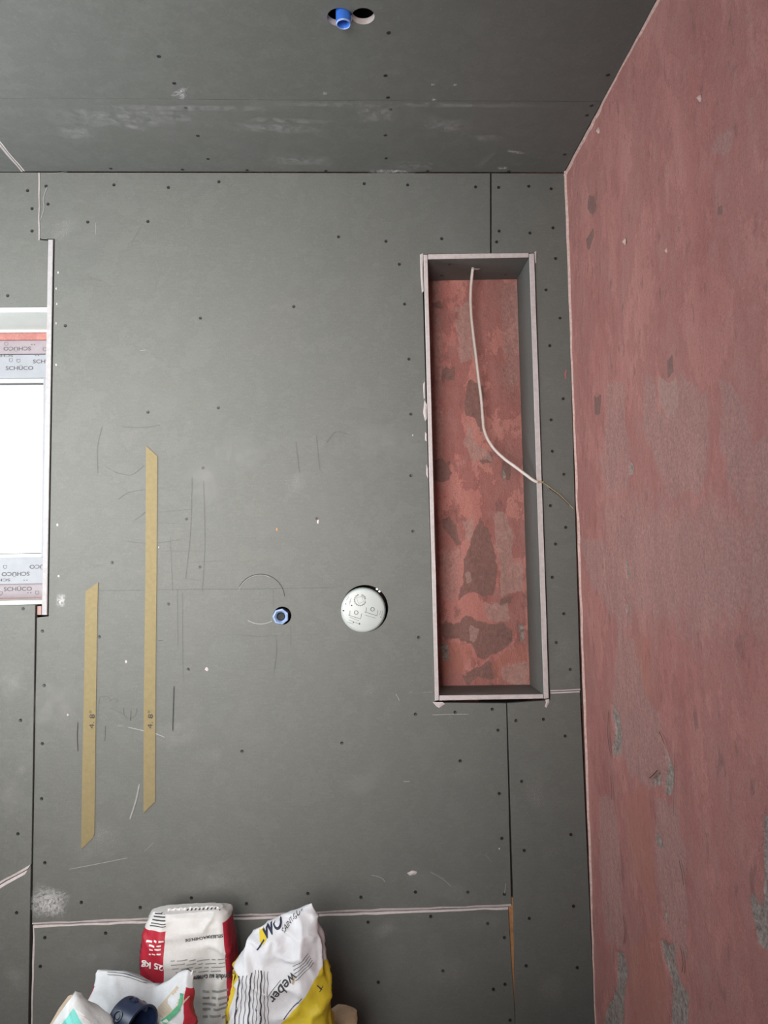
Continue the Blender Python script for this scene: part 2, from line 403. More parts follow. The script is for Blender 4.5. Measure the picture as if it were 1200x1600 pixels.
# --- back wall: old plastered wall with the window opening, boards hung in front of it
winX0 = -1.45; WR = W(66, 700)[0]
def onYS(px, py): p = atY(px, py, YS); return (p.x, p.z)
win_top = atY(30, 531, YS).z; win_bot = atY(30, 934, YS).z
win_right = atY(84, 700, YS).x
nich = [onYS(*p) for p in ((640, 380), (860, 380), (880, 1120), (640, 1120))]
nx0, nx1 = -.0+min(p[0] for p in nich), max(p[0] for p in nich); nz0, nz1 = min(p[1] for p in nich), max(p[1] for p in nich)
def NP(*pts): return [onYS(*p) for p in pts]
masks = {
 'brown': [(NP((728, 600), (738, 590), (752, 600), (756, 640), (754, 678), (740, 655), (728, 652), (724, 625)), .006),
           (NP((745, 815), (752, 806), (761, 830), (775, 870), (776, 895), (766, 930), (735, 930), (714, 936), (722, 900), (725, 870), (740, 850)), .008),
           (NP((690, 975), (715, 972), (738, 960), (760, 974), (790, 970), (801, 990), (790, 1015), (770, 1025), (760, 1036), (745, 1022), (735, 1008), (710, 1000), (692, 992)), .008),
           (NP((720, 1050), (745, 1045), (770, 1034), (776, 1062), (730, 1066)), .008),
           (NP((676, 720), (702, 722), (706, 740), (692, 756), (676, 750)), .008),
           (NP((686, 580), (712, 574), (708, 592), (690, 596)), .008), (NP((672, 470), (690, 468), (694, 478), (676, 482)), .006),
           (NP((785, 725), (797, 730), (795, 752), (786, 748)), .006), (NP((690, 812), (706, 810), (720, 845), (712, 850), (700, 835)), .006),
           (NP((770, 715), (752, 726), (748, 720), (766, 706)), .006), (NP((780, 930), (806, 930), (804, 945), (782, 942)), .006)],
 'light': [(NP((768, 800), (786, 798), (800, 830), (802, 880), (784, 892), (772, 850)), .008), (NP((780, 880), (818, 882), (816, 922), (784, 928)), .010),
           (NP((784, 1038), (824, 1036), (826, 1070), (784, 1070)), .006), (NP((722, 812), (742, 802), (740, 846), (728, 850)), .008),
           (NP((728, 660), (745, 690), (770, 715), (735, 720), (720, 690)), .010), (NP((712, 480), (734, 470), (738, 560), (720, 575)), .014),
           (NP((806, 438), (812, 438), (812, 560), (806, 520)), .005), (NP((735, 975), (752, 985), (742, 1010), (730, 1000)), .006),
           (NP((758, 942), (800, 938), (796, 965), (765, 970)), .008), (NP((726, 895), (735, 890), (736, 910), (728, 914)), .005)],
 'orange': [(NP((766, 1042), (800, 1008), (822, 1006), (822, 1034), (784, 1036), (780, 1066), (770, 1060)), .006), (NP((690, 1000), (735, 1012), (742, 1030), (718, 1045), (700, 1060), (690, 1050)), .012)],
 'grey': [(NP((688, 1000), (702, 1002), (704, 1028), (692, 1030)), .005), (NP((810, 975), (820, 980), (820, 1008), (812, 1002)), .005), (NP((784, 735), (790, 738), (792, 748), (787, 750)), .004)],
 'soft': [(NP((672, 440), (690, 440), (690, 760), (672, 760)), .02), (NP((780, 440), (808, 440), (812, 600), (790, 610)), .02), (NP((690, 860), (720, 850), (715, 930), (690, 940)), .02)]}
wall_back = mesh_obj('wall_back', [], [], 'red_plaster')
def wb_piece(x0, x1, z0, z1):
    return [(x0, x1, z0, z1)]
bm = bmesh.new()
for x0, x1, z0, z1 in ((XL, winX0, 0, ZC+.1), (winX0, win_right, 0, win_bot), (winX0, win_right, win_top, ZC+.1), (win_right, nx0, 0, ZC+.1),
                       (nx1, XR+.2, 0, ZC+.1), (nx0, nx1, 0, nz0), (nx0, nx1, nz1, ZC+.1)):
    g = bmesh.ops.create_cube(bm, size=1)
    for v in g['verts']: v.co = Vector(((x0+x1)/2+v.co.x*(x1-x0), YS+.13+v.co.y*.26, (z0+z1)/2+v.co.z*(z1-z0)))
bm.to_mesh(wall_back.data); bm.free(); struct(wall_back, 'boarded back wall over old red plaster')
box('niche_backing', nx0, nx1, YS+.03, YS+.26, nz0, nz1, 'cavity_dark', wall_back)
plaster_grid('niche_back_plaster', nx0, nx1, nz0, nz1, .004, lambda a, b, d: (a, YS+d, b), masks, .0018, 'niche_plaster_lightened', wall_back)

def WP(*pts): return ccw([W(*p) for p in pts])
screws = {}
# board outlines are listed counter-clockwise from the lower left (so the order survives ccw())
hole_valve = circle(W(570, 951), .0615, 40); hole_pipe = circle(W(441, 962), .0235, 24)
main_poly = [W(50, 1444.5), W(799, 1416), W(791, 1099), W(680, 1098), W(659, 397), W(766, 396), W(766, 273), W(62.4, 270), W(62.4, 372), W(85.5, 373), W(76, 963), W(57.5, 965)]
board_main = panel('drywall_board', main_poly, fwall, chamf={0: .0050}, holes=(hole_valve, hole_pipe), parent=wall_back, wobble=.002, seed=3)
board_main['label'] = 'large main drywall board with valve opening'
board_ur = panel('drywall_board', [W(859.5, 1080.5), W(836, 395), W(768.5, 396), W(768.5, 273.5), W(883, 274), W(907, 1078.5)][::-1], fwall,
                 chamf={5: .0042}, parent=wall_back, wobble=.001, seed=4)
board_lr = panel('drywall_board', [W(808.5, 1830), W(940, 1830), W(906, 1079.8), W(860, 1081.8), W(860, 1094), W(792.8, 1099), W(802.5, 1414)], fwall,
                 parent=wall_back, seed=5, chamf={2: .003})
board_low = panel('drywall_board', [W(44, 1830), W(814, 1830), W(803, 1560), W(799, 1500), W(794, 1417.7), W(51, 1446.4)], fwall,
                  chamf={4: .0045, 5: .004}, parent=wall_back, wobble=.003, seed=6)
board_ul = panel('drywall_board', [W(-560, 482), W(75, 487), W(75, 376), W(61.6, 375), W(61.6, 270), W(-560, 266)], fwall,
                 chamf={0: .004, 3: .0022}, parent=wall_back, wobble=.002, seed=8)
board_ll = panel('drywall_board', [W(-560, 1690), W(44, 1357), W(50, 1349), W(56, 945), W(-560, 949)], fwall, chamf={0: .006}, parent=wall_back, wobble=.003, seed=9, front=-.004)
board_lb = panel('drywall_board', [W(-560, 1830), W(41, 1830), W(49, 1351), W(44, 1358.5), W(-560, 1692.5)], fwall, chamf={3: .006}, parent=wall_back, wobble=.003, seed=10, front=-.004)
board_ll['label'] = 'drywall board under the window'
# timber stud showing in the joint, other studs behind the joints
def wall_strip(name, pxpoly, y0, y1, mat):
    P = [W(*p) for p in pxpoly]; n = len(P)
    V = [(p[0], y0, p[1]) for p in P]+[(p[0], y1, p[1]) for p in P]
    F = [tuple(range(n))[::-1], tuple(range(n, 2*n))]+[(i, (i+1) % n, n+(i+1) % n, n+i) for i in range(n)]
    return mesh_obj(name, V, F, mat, wall_back)
wall_strip('timber_stud', [(795, 1830), (812, 1830), (806, 1404), (795, 1404)], .006, .012, 'raw_wood')
for x0, x1 in ((740, 800),): wall_strip('metal_stud', [(x0, 396), (x1, 396), (x1, 262), (x0, 262)], .0135, .06, 'cavity_dark')
wall_strip('metal_stud', [(750, 1830), (840, 1830), (826, 1100), (755, 1100)], .0135, .06, 'cavity_dark')
wall_strip('metal_stud', [(20, 1830), (80, 1830), (86, 968), (30, 968)], .0135, .06, 'cavity_dark')
wall_strip('metal_stud', [(-300, 1480), (800, 1480), (800, 1380), (-300, 1380)], .0135, .05, 'cavity_dark')
wall_strip('metal_stud', [(850, 1100), (925, 1100), (925, 1060), (850, 1060)], .0135, .05, 'cavity_dark')
wall_strip('metal_stud', [(30, 374), (90, 374), (90, 262), (30, 262)], .0135, .05, 'cavity_dark')
# niche lining: four board strips on edge
def lining(name, pts_front, seed, core='gypsum_core'):
    """pts_front: four front-edge pixels; runs back to the old wall with bevelled front edge"""
    P = ccw([W(*p) for p in pts_front]); n = 4; rnd = random.Random(seed)
    Q = offset_poly(P, [.0012]*4); bm = bmesh.new()
    k = 26; long0 = max(range(4), key=lambda i: (Vector(P[i])-Vector(P[(i+1) % 4])).length)
    def sub(R):
        out = []
        for i in range(4):
            a, b = Vector(R[i]), Vector(R[(i+1) % 4]); kk = k if i % 2 == long0 % 2 else 1
            for j in range(kk): out.append(a+(b-a)*j/kk)
        return out
    Ps, Qs = sub(P), sub(Q); jit = [Vector((rnd.uniform(-1, 1), rnd.uniform(-1, 1)))*.0007 for _ in Ps]
    fr = [bm.verts.new((q.x+j.x, -.003+abs(j.y)*.6, q.y+j.y)) for q, j in zip(Qs, jit)]
    md = [bm.verts.new((q.x, -.0008, q.y)) for q in Ps]; bk = [bm.verts.new((q.x, YS+.004, q.y)) for q in Ps]
    m = len(fr)
    for i in range(m):
        f = bm.faces.new((fr[i], fr[(i+1) % m], md[(i+1) % m], md[i])); f.material_index = 1
        f = bm.faces.new((md[i], md[(i+1) % m], bk[(i+1) % m], bk[i])); f.material_index = 0
    f = bm.faces.new(fr); f.material_index = 1
    bmesh.ops.triangulate(bm, faces=[f]); bmesh.ops.recalc_face_normals(bm, faces=bm.faces[:])
    return bm_obj(name, bm, ['drywall_paper', core], wall_back)
lin_top = lining('niche_lining_board', [(668.5, 405.5), (826, 402.5), (826, 395.5), (668.5, 397.5)], 1)
lin_left = lining('niche_lining_board', [(661.5, 398), (668, 398), (686, 1094), (679.5, 1095)], 2)
lin_right = lining('niche_lining_board', [(826.5, 397), (834.5, 396), (857.5, 1091), (849.5, 1092)], 3)
lin_bot = lining('niche_lining_board', [(686.5, 1086.5), (849, 1084.5), (849, 1091.5), (686.5, 1094.5)], 4)
# chipped plaster / paper torn along the niche
def chip(pxs, parent, mat='gypsum_core', y=-.0016, name='gypsum_chip'):
    P = [W(*p) for p in pxs]; c = (sum(p[0] for p in P)/len(P), sum(p[1] for p in P)/len(P)); n = len(P)
    V = [(c[0], y*1.6, c[1])]+[(p[0], y*.35, p[1]) for p in P]
    return mesh_obj(name, V, [(0, i+1, (i+1) % n+1) for i in range(n)], mat, parent)
for pxs in ([(656, 398), (661, 396), (661, 420), (662, 455), (659, 458), (657, 430)], [(663, 625), (667, 632), (667, 655), (664, 658), (661, 645)],
            [(664, 675), (667, 678), (667, 690), (664, 688)], [(666, 725), (669, 732), (669, 748), (666, 742)],
            [(676, 1097), (692, 1097), (695, 1100), (686, 1106), (682, 1104)], [(852, 1093), (858, 1092), (858, 1098), (854, 1106), (851, 1104), (853, 1098)],
            [(835, 394), (838, 392), (838, 410), (836, 412)], [(661, 600), (664, 596), (664, 622), (662, 624)]):
    chip(pxs, board_main)

# --- window
w1 = struct(empty('window_1', (0, 0, 0)), 'daylit window with printed film on its frame')
YW = YS+.008
def wz(py, Y): return atY(30, py, Y).z
z_of0, z_of1 = win_bot-.03, win_top-.001
def frame_bar(name, x0, x1, z0, z1, y0, y1, mat): return box(name, x0, x1, y0, y1, z0, z1, mat, w1, .002)
zt1, zt2, zt3 = wz(531, YW), wz(553, YW), wz(590, YW)
zb1, zb2, zb3 = wz(931, YW), wz(912, YW), wz(871, YW)
xs = atY(66.5, 720, YW).x                      # inner edge of the sash stile
frame_bar('outer_frame_head', winX0, win_right, zt2, zt1-.001, YW, YW+.07, 'frame_film_pink')
frame_bar('outer_frame_sill', winX0, win_right, zb1-.03, zb2, YW, YW+.07, 'frame_film_pink')
frame_bar('outer_frame_jamb', win_right-.03, win_right-.001, zb2, zt2, YW, YW+.07, 'frame_film_pink')
frame_bar('outer_frame_jamb', winX0, winX0+.05, zb2, zt2, YW, YW+.07, 'frame_film_pink')
YF = YW-.012
sz1, sz2, sz3, sz4 = wz(554, YF), wz(590.5, YF), wz(871, YF), wz(912.5, YF)
frame_bar('sash_top_rail', winX0+.04, win_right-.02, sz2, sz1, YF, YF+.06, 'frame_film')
frame_bar('sash_bottom_rail', winX0+.04, win_right-.02, sz4, sz3, YF, YF+.06, 'frame_film')
frame_bar('sash_stile', atY(66, 720, YF).x, win_right-.021, sz3, sz2, YF, YF+.06, 'frame_film')
frame_bar('sash_stile', winX0+.04, winX0+.12, sz3, sz2, YF, YF+.06, 'frame_film')
frame_bar('glazing_bead', winX0+.12, atY(66, 720, YF).x, sz2-.010, sz2, YF+.012, YF+.035, 'window_white')
frame_bar('glazing_bead', winX0+.12, atY(66, 720, YF).x, sz3, sz3+.010, YF+.012, YF+.035, 'window_white')
frame_bar('gasket', winX0+.12, atY(66, 720, YF).x, sz2-.0125, sz2-.010, YF+.02, YF+.035, 'grey_ink')
frame_bar('gasket', winX0+.12, atY(66, 720, YF).x, sz3+.010, sz3+.0125, YF+.02, YF+.035, 'grey_ink')
box('glass_pane', winX0+.11, win_right-.03, YF+.036, YF+.040, sz3-.005, sz2+.005, 'window_glass', w1)
# reveal: boards around the opening
zrev = wz(488, 0.0); 
bm = None
box('window_lining_board', winX0-.02, W(75, 500)[0], -.001, YS-.002, zrev, zrev+.0125, 'reveal_white_brightened', wall_back, .0015)
box('window_lining_bead', winX0-.02, W(74, 500)[0], YS-.010, YS-.003, zrev-.007, zrev-.0005, 'reveal_white_brightened', wall_back, .001)
zsill = wz(938.5, 0.0)
box('window_lining_board', winX0-.02, W(66, 945)[0], -.002, YW+.004, zsill-.010, zsill, 'reveal_white_brightened', wall_back, .0015)
lining('window_lining_board', [(75.5, 374.5), (83.5, 374.5), (74, 961), (65.5, 961)], 6, 'gypsum_core_dimmed')
box('window_lining_board', winX0-.02, winX0-.006, -.002, YS+.004, zsill, zrev, 'drywall_paper', wall_back)
a, b = W(57.5, 961), W(64, 947)
box('brick_piece', a[0], b[0], .002, .03, a[1], b[1], 'brick_pink', wall_back, .001)
# film lettering on the frame
def film_text(body, px, py, wpx, hpx, rot, Y, mat='grey_ink', bold=.012):
    p = atY(px, py, Y); k = (Y-CAM.y)/FPX; s = -1 if rot else 1
    return text_flat(body, (p.x, Y-.0008, p.z), (s, 0, 0), (0, 0, s), wpx*k, hpx*k, mat, w1, bold, 'film_lettering')
def shield(px, py, Y):
    p = atY(px, py, Y); k = (Y-CAM.y)/FPX
    pts = [(-2.5, 2.5), (2.5, 2.5), (2.5, -1), (0, -3), (-2.5, -1), (-2.5, 2.5)]
    return ribbon_mesh('film_shield_mark', [(p.x+a*k, Y-.0008, p.z+b*k) for a, b in pts], (0, -1, 0), .0011, 'grey_ink', w1, False)
film_text('SCHÜCO', 27, 545.5, 42, 7.5, 1, YW); shield(70, 546, YW); shield(10, 537.5, YW)
film_text('SCHÜCO', -1, 556.5, 42, 4.5, 1, YF); film_text('SCHÜCO', 73, 564, 42, 7.5, 0, YF); shield(29, 564, YF); shield(17, 563, YF)
film_text('SCHÜCO', 30.5, 574.5, 42, 7.5, 0, YF)
film_text('SCHÜCO', 68, 886, 42, 7.5, 1, YF); film_text('SCHÜCO', 24.5, 897.5, 42, 7.5, 1, YF); film_text('SCHÜCO', -6, 907, 42, 5, 1, YF)
shield(8, 886, YF)
film_text('SCHÜCO', 28, 919.5, 42, 7.5, 0, YW); shield(58, 926, YW); shield(1, 927, YW)
for px, py, Y in ((52, 538.5, YW), (58, 555.5, YF), (40, 906.5, YF), (46, 926, YW)):
    film_text('- -', px, py, 6, 1.2, 0, Y)

# --- right wall: red plaster
def atXYZ(px, py): p = atX(px, py); return (p.y, p.z)
def RP(*pts): return [atXYZ(*p) for p in pts]
rmasks = {
 'soft': [(RP((950, 600), (962, 592), (974, 602), (984, 700), (986, 770), (950, 770), (940, 730), (947, 640)), .010),
          (RP((1008, 584), (1024, 590), (1026, 640), (1040, 655), (1056, 640), (1066, 590), (1090, 604), (1106, 610), (1108, 650), (1104, 720), (1094, 770), (1040, 770), (1022, 720), (1004, 660)), .010),
          (RP((1122, 592), (1150, 600), (1164, 640), (1176, 684), (1205, 700), (1215, 790), (1150, 790), (1132, 740), (1124, 650)), .010),
          (RP((940, 780), (1230, 780), (1240, 980), (1100, 1000), (960, 960)), .11),
          (RP((905, 838), (942, 842), (986, 880), (988, 960), (970, 1000), (958, 960), (918, 905)), .010),
          (RP((966, 990), (1002, 990), (1006, 1080), (1030, 1120), (1042, 1180), (1052, 1232), (1010, 1236), (984, 1205), (958, 1170), (955, 1090)), .012),
          (RP((1022, 1246), (1056, 1260), (1070, 1340), (1073, 1500), (1052, 1485), (1032, 1400), (1022, 1320)), .008),
          (RP((936, 1250), (956, 1240), (966, 1300), (975, 1480), (944, 1470), (938, 1360)), .010),
          (RP((1116, 210), (1138, 200), (1142, 225), (1128, 246), (1112, 240)), .012),
          (RP((1040, 876), (1076, 874), (1076, 905), (1044, 908)), .008), (RP((1150, 890), (1172, 886), (1172, 925), (1152, 930)), .008)],
 'brown': [(RP((918, 305), (928, 302), (932, 320), (922, 338), (916, 330)), .004), (RP((914, 375), (926, 355), (928, 372), (918, 392)), .004),
           (RP((1043, 562), (1052, 556), (1054, 580), (1046, 586)), .004), (RP((1122, 322), (1130, 316), (1130, 334), (1122, 336)), .004),
           (RP((930, 620), (940, 616), (938, 650), (930, 646)), .005)],
 'orange': [(RP((976, 1240), (1010, 1235), (1018, 1290), (1020, 1360), (1028, 1420), (1010, 1405), (990, 1350), (978, 1300)), .012),
            (RP((990, 990), (1016, 990), (1016, 1090), (1002, 1070)), .010), (RP((985, 1480), (1030, 1440), (1040, 1520), (1045, 1610), (985, 1610)), .012)],
 'light': [(RP((1028, 590), (1060, 590), (1062, 625), (1048, 660), (1030, 640)), .010)],
 'grey': [(RP((954, 1098), (962, 1108), (968, 1128), (972, 1150), (967, 1180), (957, 1184), (954, 1168), (958, 1140)), .0025),
          (RP((1037, 1155), (1042, 1178), (1052, 1205), (1048, 1232), (1038, 1250), (1036, 1225), (1040, 1195)), .0025),
          (RP((1013, 1226), (1030, 1206), (1030, 1230)), .0022), (RP((1023, 1300), (1034, 1318), (1034, 1330), (1022, 1320)), .0022),
          (RP((984, 718), (991, 728), (990, 742), (983, 744)), .0025),
          (RP((1032, 1470), (1050, 1476), (1062, 1535), (1076, 1560), (1070, 1610), (1046, 1610), (1050, 1545), (1040, 1505)), .004),
          (RP((962, 1484), (974, 1486), (981, 1520), (974, 1556), (972, 1610), (940, 1610), (948, 1576), (964, 1545)), .004),
          (RP((1192, 1272), (1206, 1262), (1206, 1505), (1184, 1470), (1168, 1405), (1174, 1388), (1188, 1412)), .004),
          (RP((1034, 1398), (1040, 1420), (1044, 1445), (1036, 1440)), .002), (RP((978, 865), (984, 900), (980, 905), (976, 880)), .002),
          (RP((976, 935), (982, 950), (978, 958)), .002), (RP((957, 80), (961, 100), (954, 118), (950, 108)), .003), (RP((1090, 148), (1096, 146), (1094, 160), (1089, 158)), .003),
          (RP((975, 370), (979, 380), (976, 384)), .002)]}
wall_right = struct(plaster_grid('wall_right', -1.25, YS, .12, ZC+.02, .0055, lambda a, b, d: (XR+d, a, b), rmasks, .0022, 'red_plaster'), 'bare red plastered side wall')
bm = bmesh.new()
bmesh.ops.create_cube(bm, size=1)
for v in bm.verts: v.co = Vector((XR+.12+v.co.x*.2, (YS-.0)/2-.6+v.co.y*(1.25+YS), 1.3+v.co.z*2.6))
bm_obj('masonry_core', bm, ['brick_pink'], wall_right)
box('plain_plaster', XR, XR+.2, YB, -1.2501, 0, ZC, 'red_plaster', wall_right)
box('plain_plaster', XR, XR+.2, -1.25, 0, 0, .12, 'red_plaster', wall_right)
# ragged plaster bead in the corner with the boards and along the ceiling
def bead(name, pts, across, w, seed, mat='gypsum_core'):
    rnd = random.Random(seed); V, F = [], []; n = 90
    L = [0]
    for i in range(n+1):
        t = i/n*(len(pts)-1); k = min(int(t), len(pts)-2); p = Vector(pts[k]).lerp(Vector(pts[k+1]), t-k)
        a = Vector(across); ww = w*(.55+.9*abs(mnoise.noise((i*.23, seed*3.1, 0)))+rnd.uniform(-.1, .1))
        V += [p, p+a*ww*.5+Vector((-.0035, 0, 0)), p+a*ww+Vector((.002, 0, 0))]
        if i:
            b = 3*i; F += [(b-3, b-2, b+1, b), (b-2, b-1, b+2, b+1)]
    return mesh_obj(name, V, F, mat, wall_right)
plain('pink_bead', (.50, .34, .30), .85, .2, 120)
bead('corner_plaster_bead', [(XR-.001, -.001, .14), (XR-.001, -.001, ZC)], (0, -1, 0), .020, 1, 'pink_bead')
bead('ceiling_plaster_bead', [(XR-.001, .0, ZC-.001), (XR-.001, -1.1, ZC-.001)], (0, 0, -1), .013, 2, 'pink_bead')
def right_line(pxs, w, mat='black_rubber'):
    pts = [atX(x, y)+Vector((-.0035, 0, 0)) for x, y in smooth_line(pxs)]
    return ribbon_mesh('plaster_crack', pts, (-1, 0, 0), w, mat, wall_right)
for pxs in ([(1032, 1143), (1036, 1150), (1041, 1163)], [(1064, 1345), (1068, 1362), (1071, 1384)], [(976, 1430), (979, 1452), (977, 1474)], [(956, 1212), (958, 1232), (958, 1250)],
            [(1017, 1216), (1024, 1210), (1030, 1203)], [(1066, 1480), (1070, 1505), (1068, 1520)], [(953, 1110), (952, 1150), (957, 1183)], [(1019, 1250), (1022, 1280)], [(1057, 1170), (1055, 1275)],
            [(968, 1350), (972, 1372)]):
    right_line(pxs, .0022, 'cavity_dark')
for px, py, w, h in ((958, 105, 3, 10), (935, 205, 2.4, 9), (976, 378, 2, 7), (1093, 153, 2.5, 8), (930, 160, 2, 7), (1043, 392, 1.6, 8), (887, 470, 3, 10)):
    P = [atX(px+math.cos(a)*w*random.uniform(.5, 1), py+math.sin(a)*h*random.uniform(.5, 1)) for a in [i*math.pi/4 for i in range(8)]]
    c = sum(P, Vector())/8
    mesh_obj('plaster_blob', [c+Vector((-.006, 0, 0))]+[p+Vector((.001, 0, 0)) for p in P], [(0, i+1, (i+1) % 8+1) for i in range(8)], 'pink_bead', wall_right, True)

# --- rest of the room (out of view): left and rear walls, each with a window added for light
wall_left = struct(empty('wall_left')); wall_left['label'] = 'side wall with an added window, left of the view'
for i, (y0, y1, z0, z1) in enumerate(((YB, -1.35, 0, ZC), (-.25, YS, 0, ZC), (-1.35, -.25, 0, 1.2), (-1.35, -.25, 2.4, ZC))):
    box('drywall_board', XL-.15, XL, y0, y1, z0, z1, 'drywall_paper', wall_left)
w2 = struct(empty('added_side_window')); w2['label'] = 'unseen side window added for light, left of the view'
for y0, y1, z0, z1 in ((-1.35, -1.29, 1.2, 2.4), (-.31, -.25, 1.2, 2.4), (-1.29, -.31, 1.2, 1.26), (-1.29, -.31, 2.34, 2.4)):
    box('window_frame', XL-.1, XL-.02, y0, y1, z0, z1, 'window_white', w2, .004)
box('glass_pane', XL-.062, XL-.056, -1.29, -.31, 1.26, 2.34, 'window_glass', w2)
wall_rear = struct(empty('wall_rear')); wall_rear['label'] = 'rear wall with an added window behind the camera'
for x0, x1, z0, z1 in ((XL, -1.1, 0, ZC), (-.1, XR, 0, ZC), (-1.1, -.1, 2.2, ZC), (-1.1, -.1, 0, 1.0)):
    box('drywall_board', x0, x1, YB-.15, YB, z0, z1, 'drywall_paper', wall_rear)
w3 = struct(empty('added_rear_window')); w3['label'] = 'unseen rear window added for light, behind the camera'
for x0, x1, z0, z1 in ((-1.1, -1.05, 1.0, 2.2), (-.15, -.1, 1.0, 2.2), (-1.05, -.15, 1.0, 1.05), (-1.05, -.15, 2.15, 2.2)):
    box('window_frame', x0, x1, YB-.1, YB-.02, z0, z1, 'window_white', w3, .004)
box('glass_pane', -1.05, -.15, YB-.062, YB-.056, 1.05, 2.15, 'window_glass', w3)

# --- ceiling
ceiling = struct(box('ceiling', XL-.15, XR+.2, YB-.15, YS+.26, ZC+.09, ZC+.2, 'cavity_dark'), 'boarded ceiling')
YJ = (atZ(5, 157.5).y+atZ(930, 156.5).y)/2; XJ = atZ(22, 252).x
h1, h2 = atZ(531, 27), atZ(567.5, 25.5); R1 = .0248; R2 = .0222
def two_holes():
    d = math.hypot(h2.x-h1.x, h2.y-h1.y); pts = []
    for i in range(80):
        a = 2*math.pi*i/80; p = (h1.x+R1*math.cos(a), h1.y+R1*math.sin(a))
        if math.hypot(p[0]-h2.x, p[1]-h2.y) >= R2: pts.append(p)
    q = []
    for i in range(80):
        a = math.pi+2*math.pi*i/80; p = (h2.x+R2*math.cos(a), h2.y+R2*math.sin(a))
        if math.hypot(p[0]-h1.x, p[1]-h1.y) >= R1: q.append(p)
    # order by angle about the middle
    c = ((h1.x+h2.x)/2, (h1.y+h2.y)/2)
    return sorted(pts+q, key=lambda p: math.atan2(p[1]-c[1], p[0]-c[0]))
holeC = two_holes()
cb_main = panel('ceiling_board', [(XL, YB), (XR-.002, YB), (XR-.002, YJ-.0018), (XL, YJ-.0018)], fceil, holes=(holeC,), parent=ceiling, seed=11)
cb_strip = panel('ceiling_board', [(XJ+.0004, YJ+.0018), (XR-.002, YJ+.0018), (XR-.002, .0), (XJ+.0004, .0)], fceil, chamf={3: .005}, parent=ceiling, wobble=.002, seed=12, front=.0015)
cb_left = panel('ceiling_board', [(XL, YJ+.0018), (XJ-.0004, YJ+.0018), (XJ-.0004, .0), (XL, .0)], fceil, chamf={1: .005}, parent=ceiling, wobble=.002, seed=13)
for y in (-.33, -.7): box('ceiling_batten', XL, XR, y, y+.06, ZC+.0135, ZC+.045, 'raw_wood', ceiling)
box('metal_rail', XL, XR, -.60, -.575, ZC+.05, ZC+.075, 'steel', ceiling)
box('batten_at_wall', XL, XR, -.03, .0125, ZC+.0135, ZC+.045, 'cavity_dark', ceiling)

# ------------------------------------------------------------------ screws
def screw_mesh():
    V, F = [], []; n = 12
    for r, h in ((.0043, 0), (.0040, -.0009), (.0022, -.0008)):
        V += [(r*math.cos(2*math.pi*i/n), h, r*math.sin(2*math.pi*i/n)) for i in range(n)]
    V.append((0, -.0003, 0))
    for j in range(2):
        for i in range(n): F.append((j*n+i, (j+1)*n+i, (j+1)*n+(i+1) % n, j*n+(i+1) % n))
    for i in range(n): F.append((2*n+i, 3*n, 2*n+(i+1) % n))
    me = bpy.data.meshes.new('drywall_screw'); me.from_pydata(V, [], F); me.materials.append(MATS['black_screw']); return me
SM = screw_mesh()
def screw_wall(lst, board, y=0.0):
    for px, py in lst:
        o = bpy.data.objects.new('drywall_screw', SM); link(o, board); x, z = W(px, py); o.location = (x, y, z); o.rotation_euler.y = random.random()*3
screw_wall([(72, 291), (75, 319), (137, 347), (178, 289), (263, 293), (231, 346), (342, 284), (569, 287), (637, 289), (743, 292), (529, 370), (603, 377), (690, 373), (624, 413), (459, 479), (632, 475),
            (313, 497), (102, 509), (639, 561), (642, 647), (642, 743), (645, 830), (654, 996), (341, 637), (231, 644), (317, 731), (291, 811), (175, 879), (312, 886), (263, 944), (155, 995), (294, 1046),
            (378, 1174), (534, 1161), (495, 810), (66, 986), (69, 1071), (66, 1162), (65, 1248), (70, 1348), (60, 1420), (127, 1410), (219, 1418), (299, 1403), (385, 1412), (481, 1396),
            (649, 1116), (711, 1113), (769, 1108), (778, 1141), (719, 1189), (780, 1240), (784, 1310), (649, 1394), (731, 1394), (788, 1397), (564, 1402)], board_main)
screw_wall([(779, 293), (826, 291), (861, 295), (780, 361), (776, 378), (828, 364), (864, 356), (868, 404), (853, 453), (875, 497), (859, 540), (880, 623), (861, 656), (863, 705), (881, 741), (860, 790),
            (884, 824), (868, 850), (863, 902), (881, 959), (869, 1004), (891, 1046)], board_ur)
screw_wall([(806, 1126), (849, 1124), (883, 1150), (815, 1221), (819, 1329), (892, 1304), (896, 1416), (827, 1435), (822, 1509), (902, 1512)], board_lr)
screw_wall([(70, 1465), (165, 1458), (63, 1510), (496, 1441), (575, 1441), (673, 1432), (762, 1443), (788, 1465), (692, 1517), (591, 1535), (789, 1538), (771, 1546), (797, 1594)], board_low)
screw_wall([(43, 298), (50, 326), (50, 361), (12, 462)], board_ul)
screw_wall([(37, 951), (33, 1125), (29, 1302)], board_ll, -.004); screw_wall([(27, 1425)], board_lb, -.004)
for px, py in ((248, 88), (272, 130), (607, 51), (602, 118), (606, 152), (950, 117)):
    o = bpy.data.objects.new('drywall_screw', SM); link(o, cb_main); o.location = atZ(px, py); o.rotation_euler = (math.pi/2, 0, 0)
for px, py in ((290, 169), (309, 213), (325, 249), (173, 264), (285, 265.5), (386, 266.5), (509, 267.5), (610, 172), (602, 212), (603, 248), (924, 166), (917, 181), (882, 242), (668, 268), (795, 268)):
    o = bpy.data.objects.new('drywall_screw', SM); link(o, cb_strip); p = atZ(px, py); p.z += .0015; o.location = p; o.rotation_euler = (math.pi/2, 0, 0)
for X, Y, Z in ((atY(702, 409, .03).x, .03, W(702, 406)[1]), (atY(690, 428, .11).x, .11, W(702, 406)[1]), (atY(790, 428, .11).x, .11, W(790, 405)[1])):
    o = bpy.data.objects.new('drywall_screw', SM); link(o, lin_top); o.location = (X, Y, Z); o.rotation_euler = (math.pi/2, 0, 0)

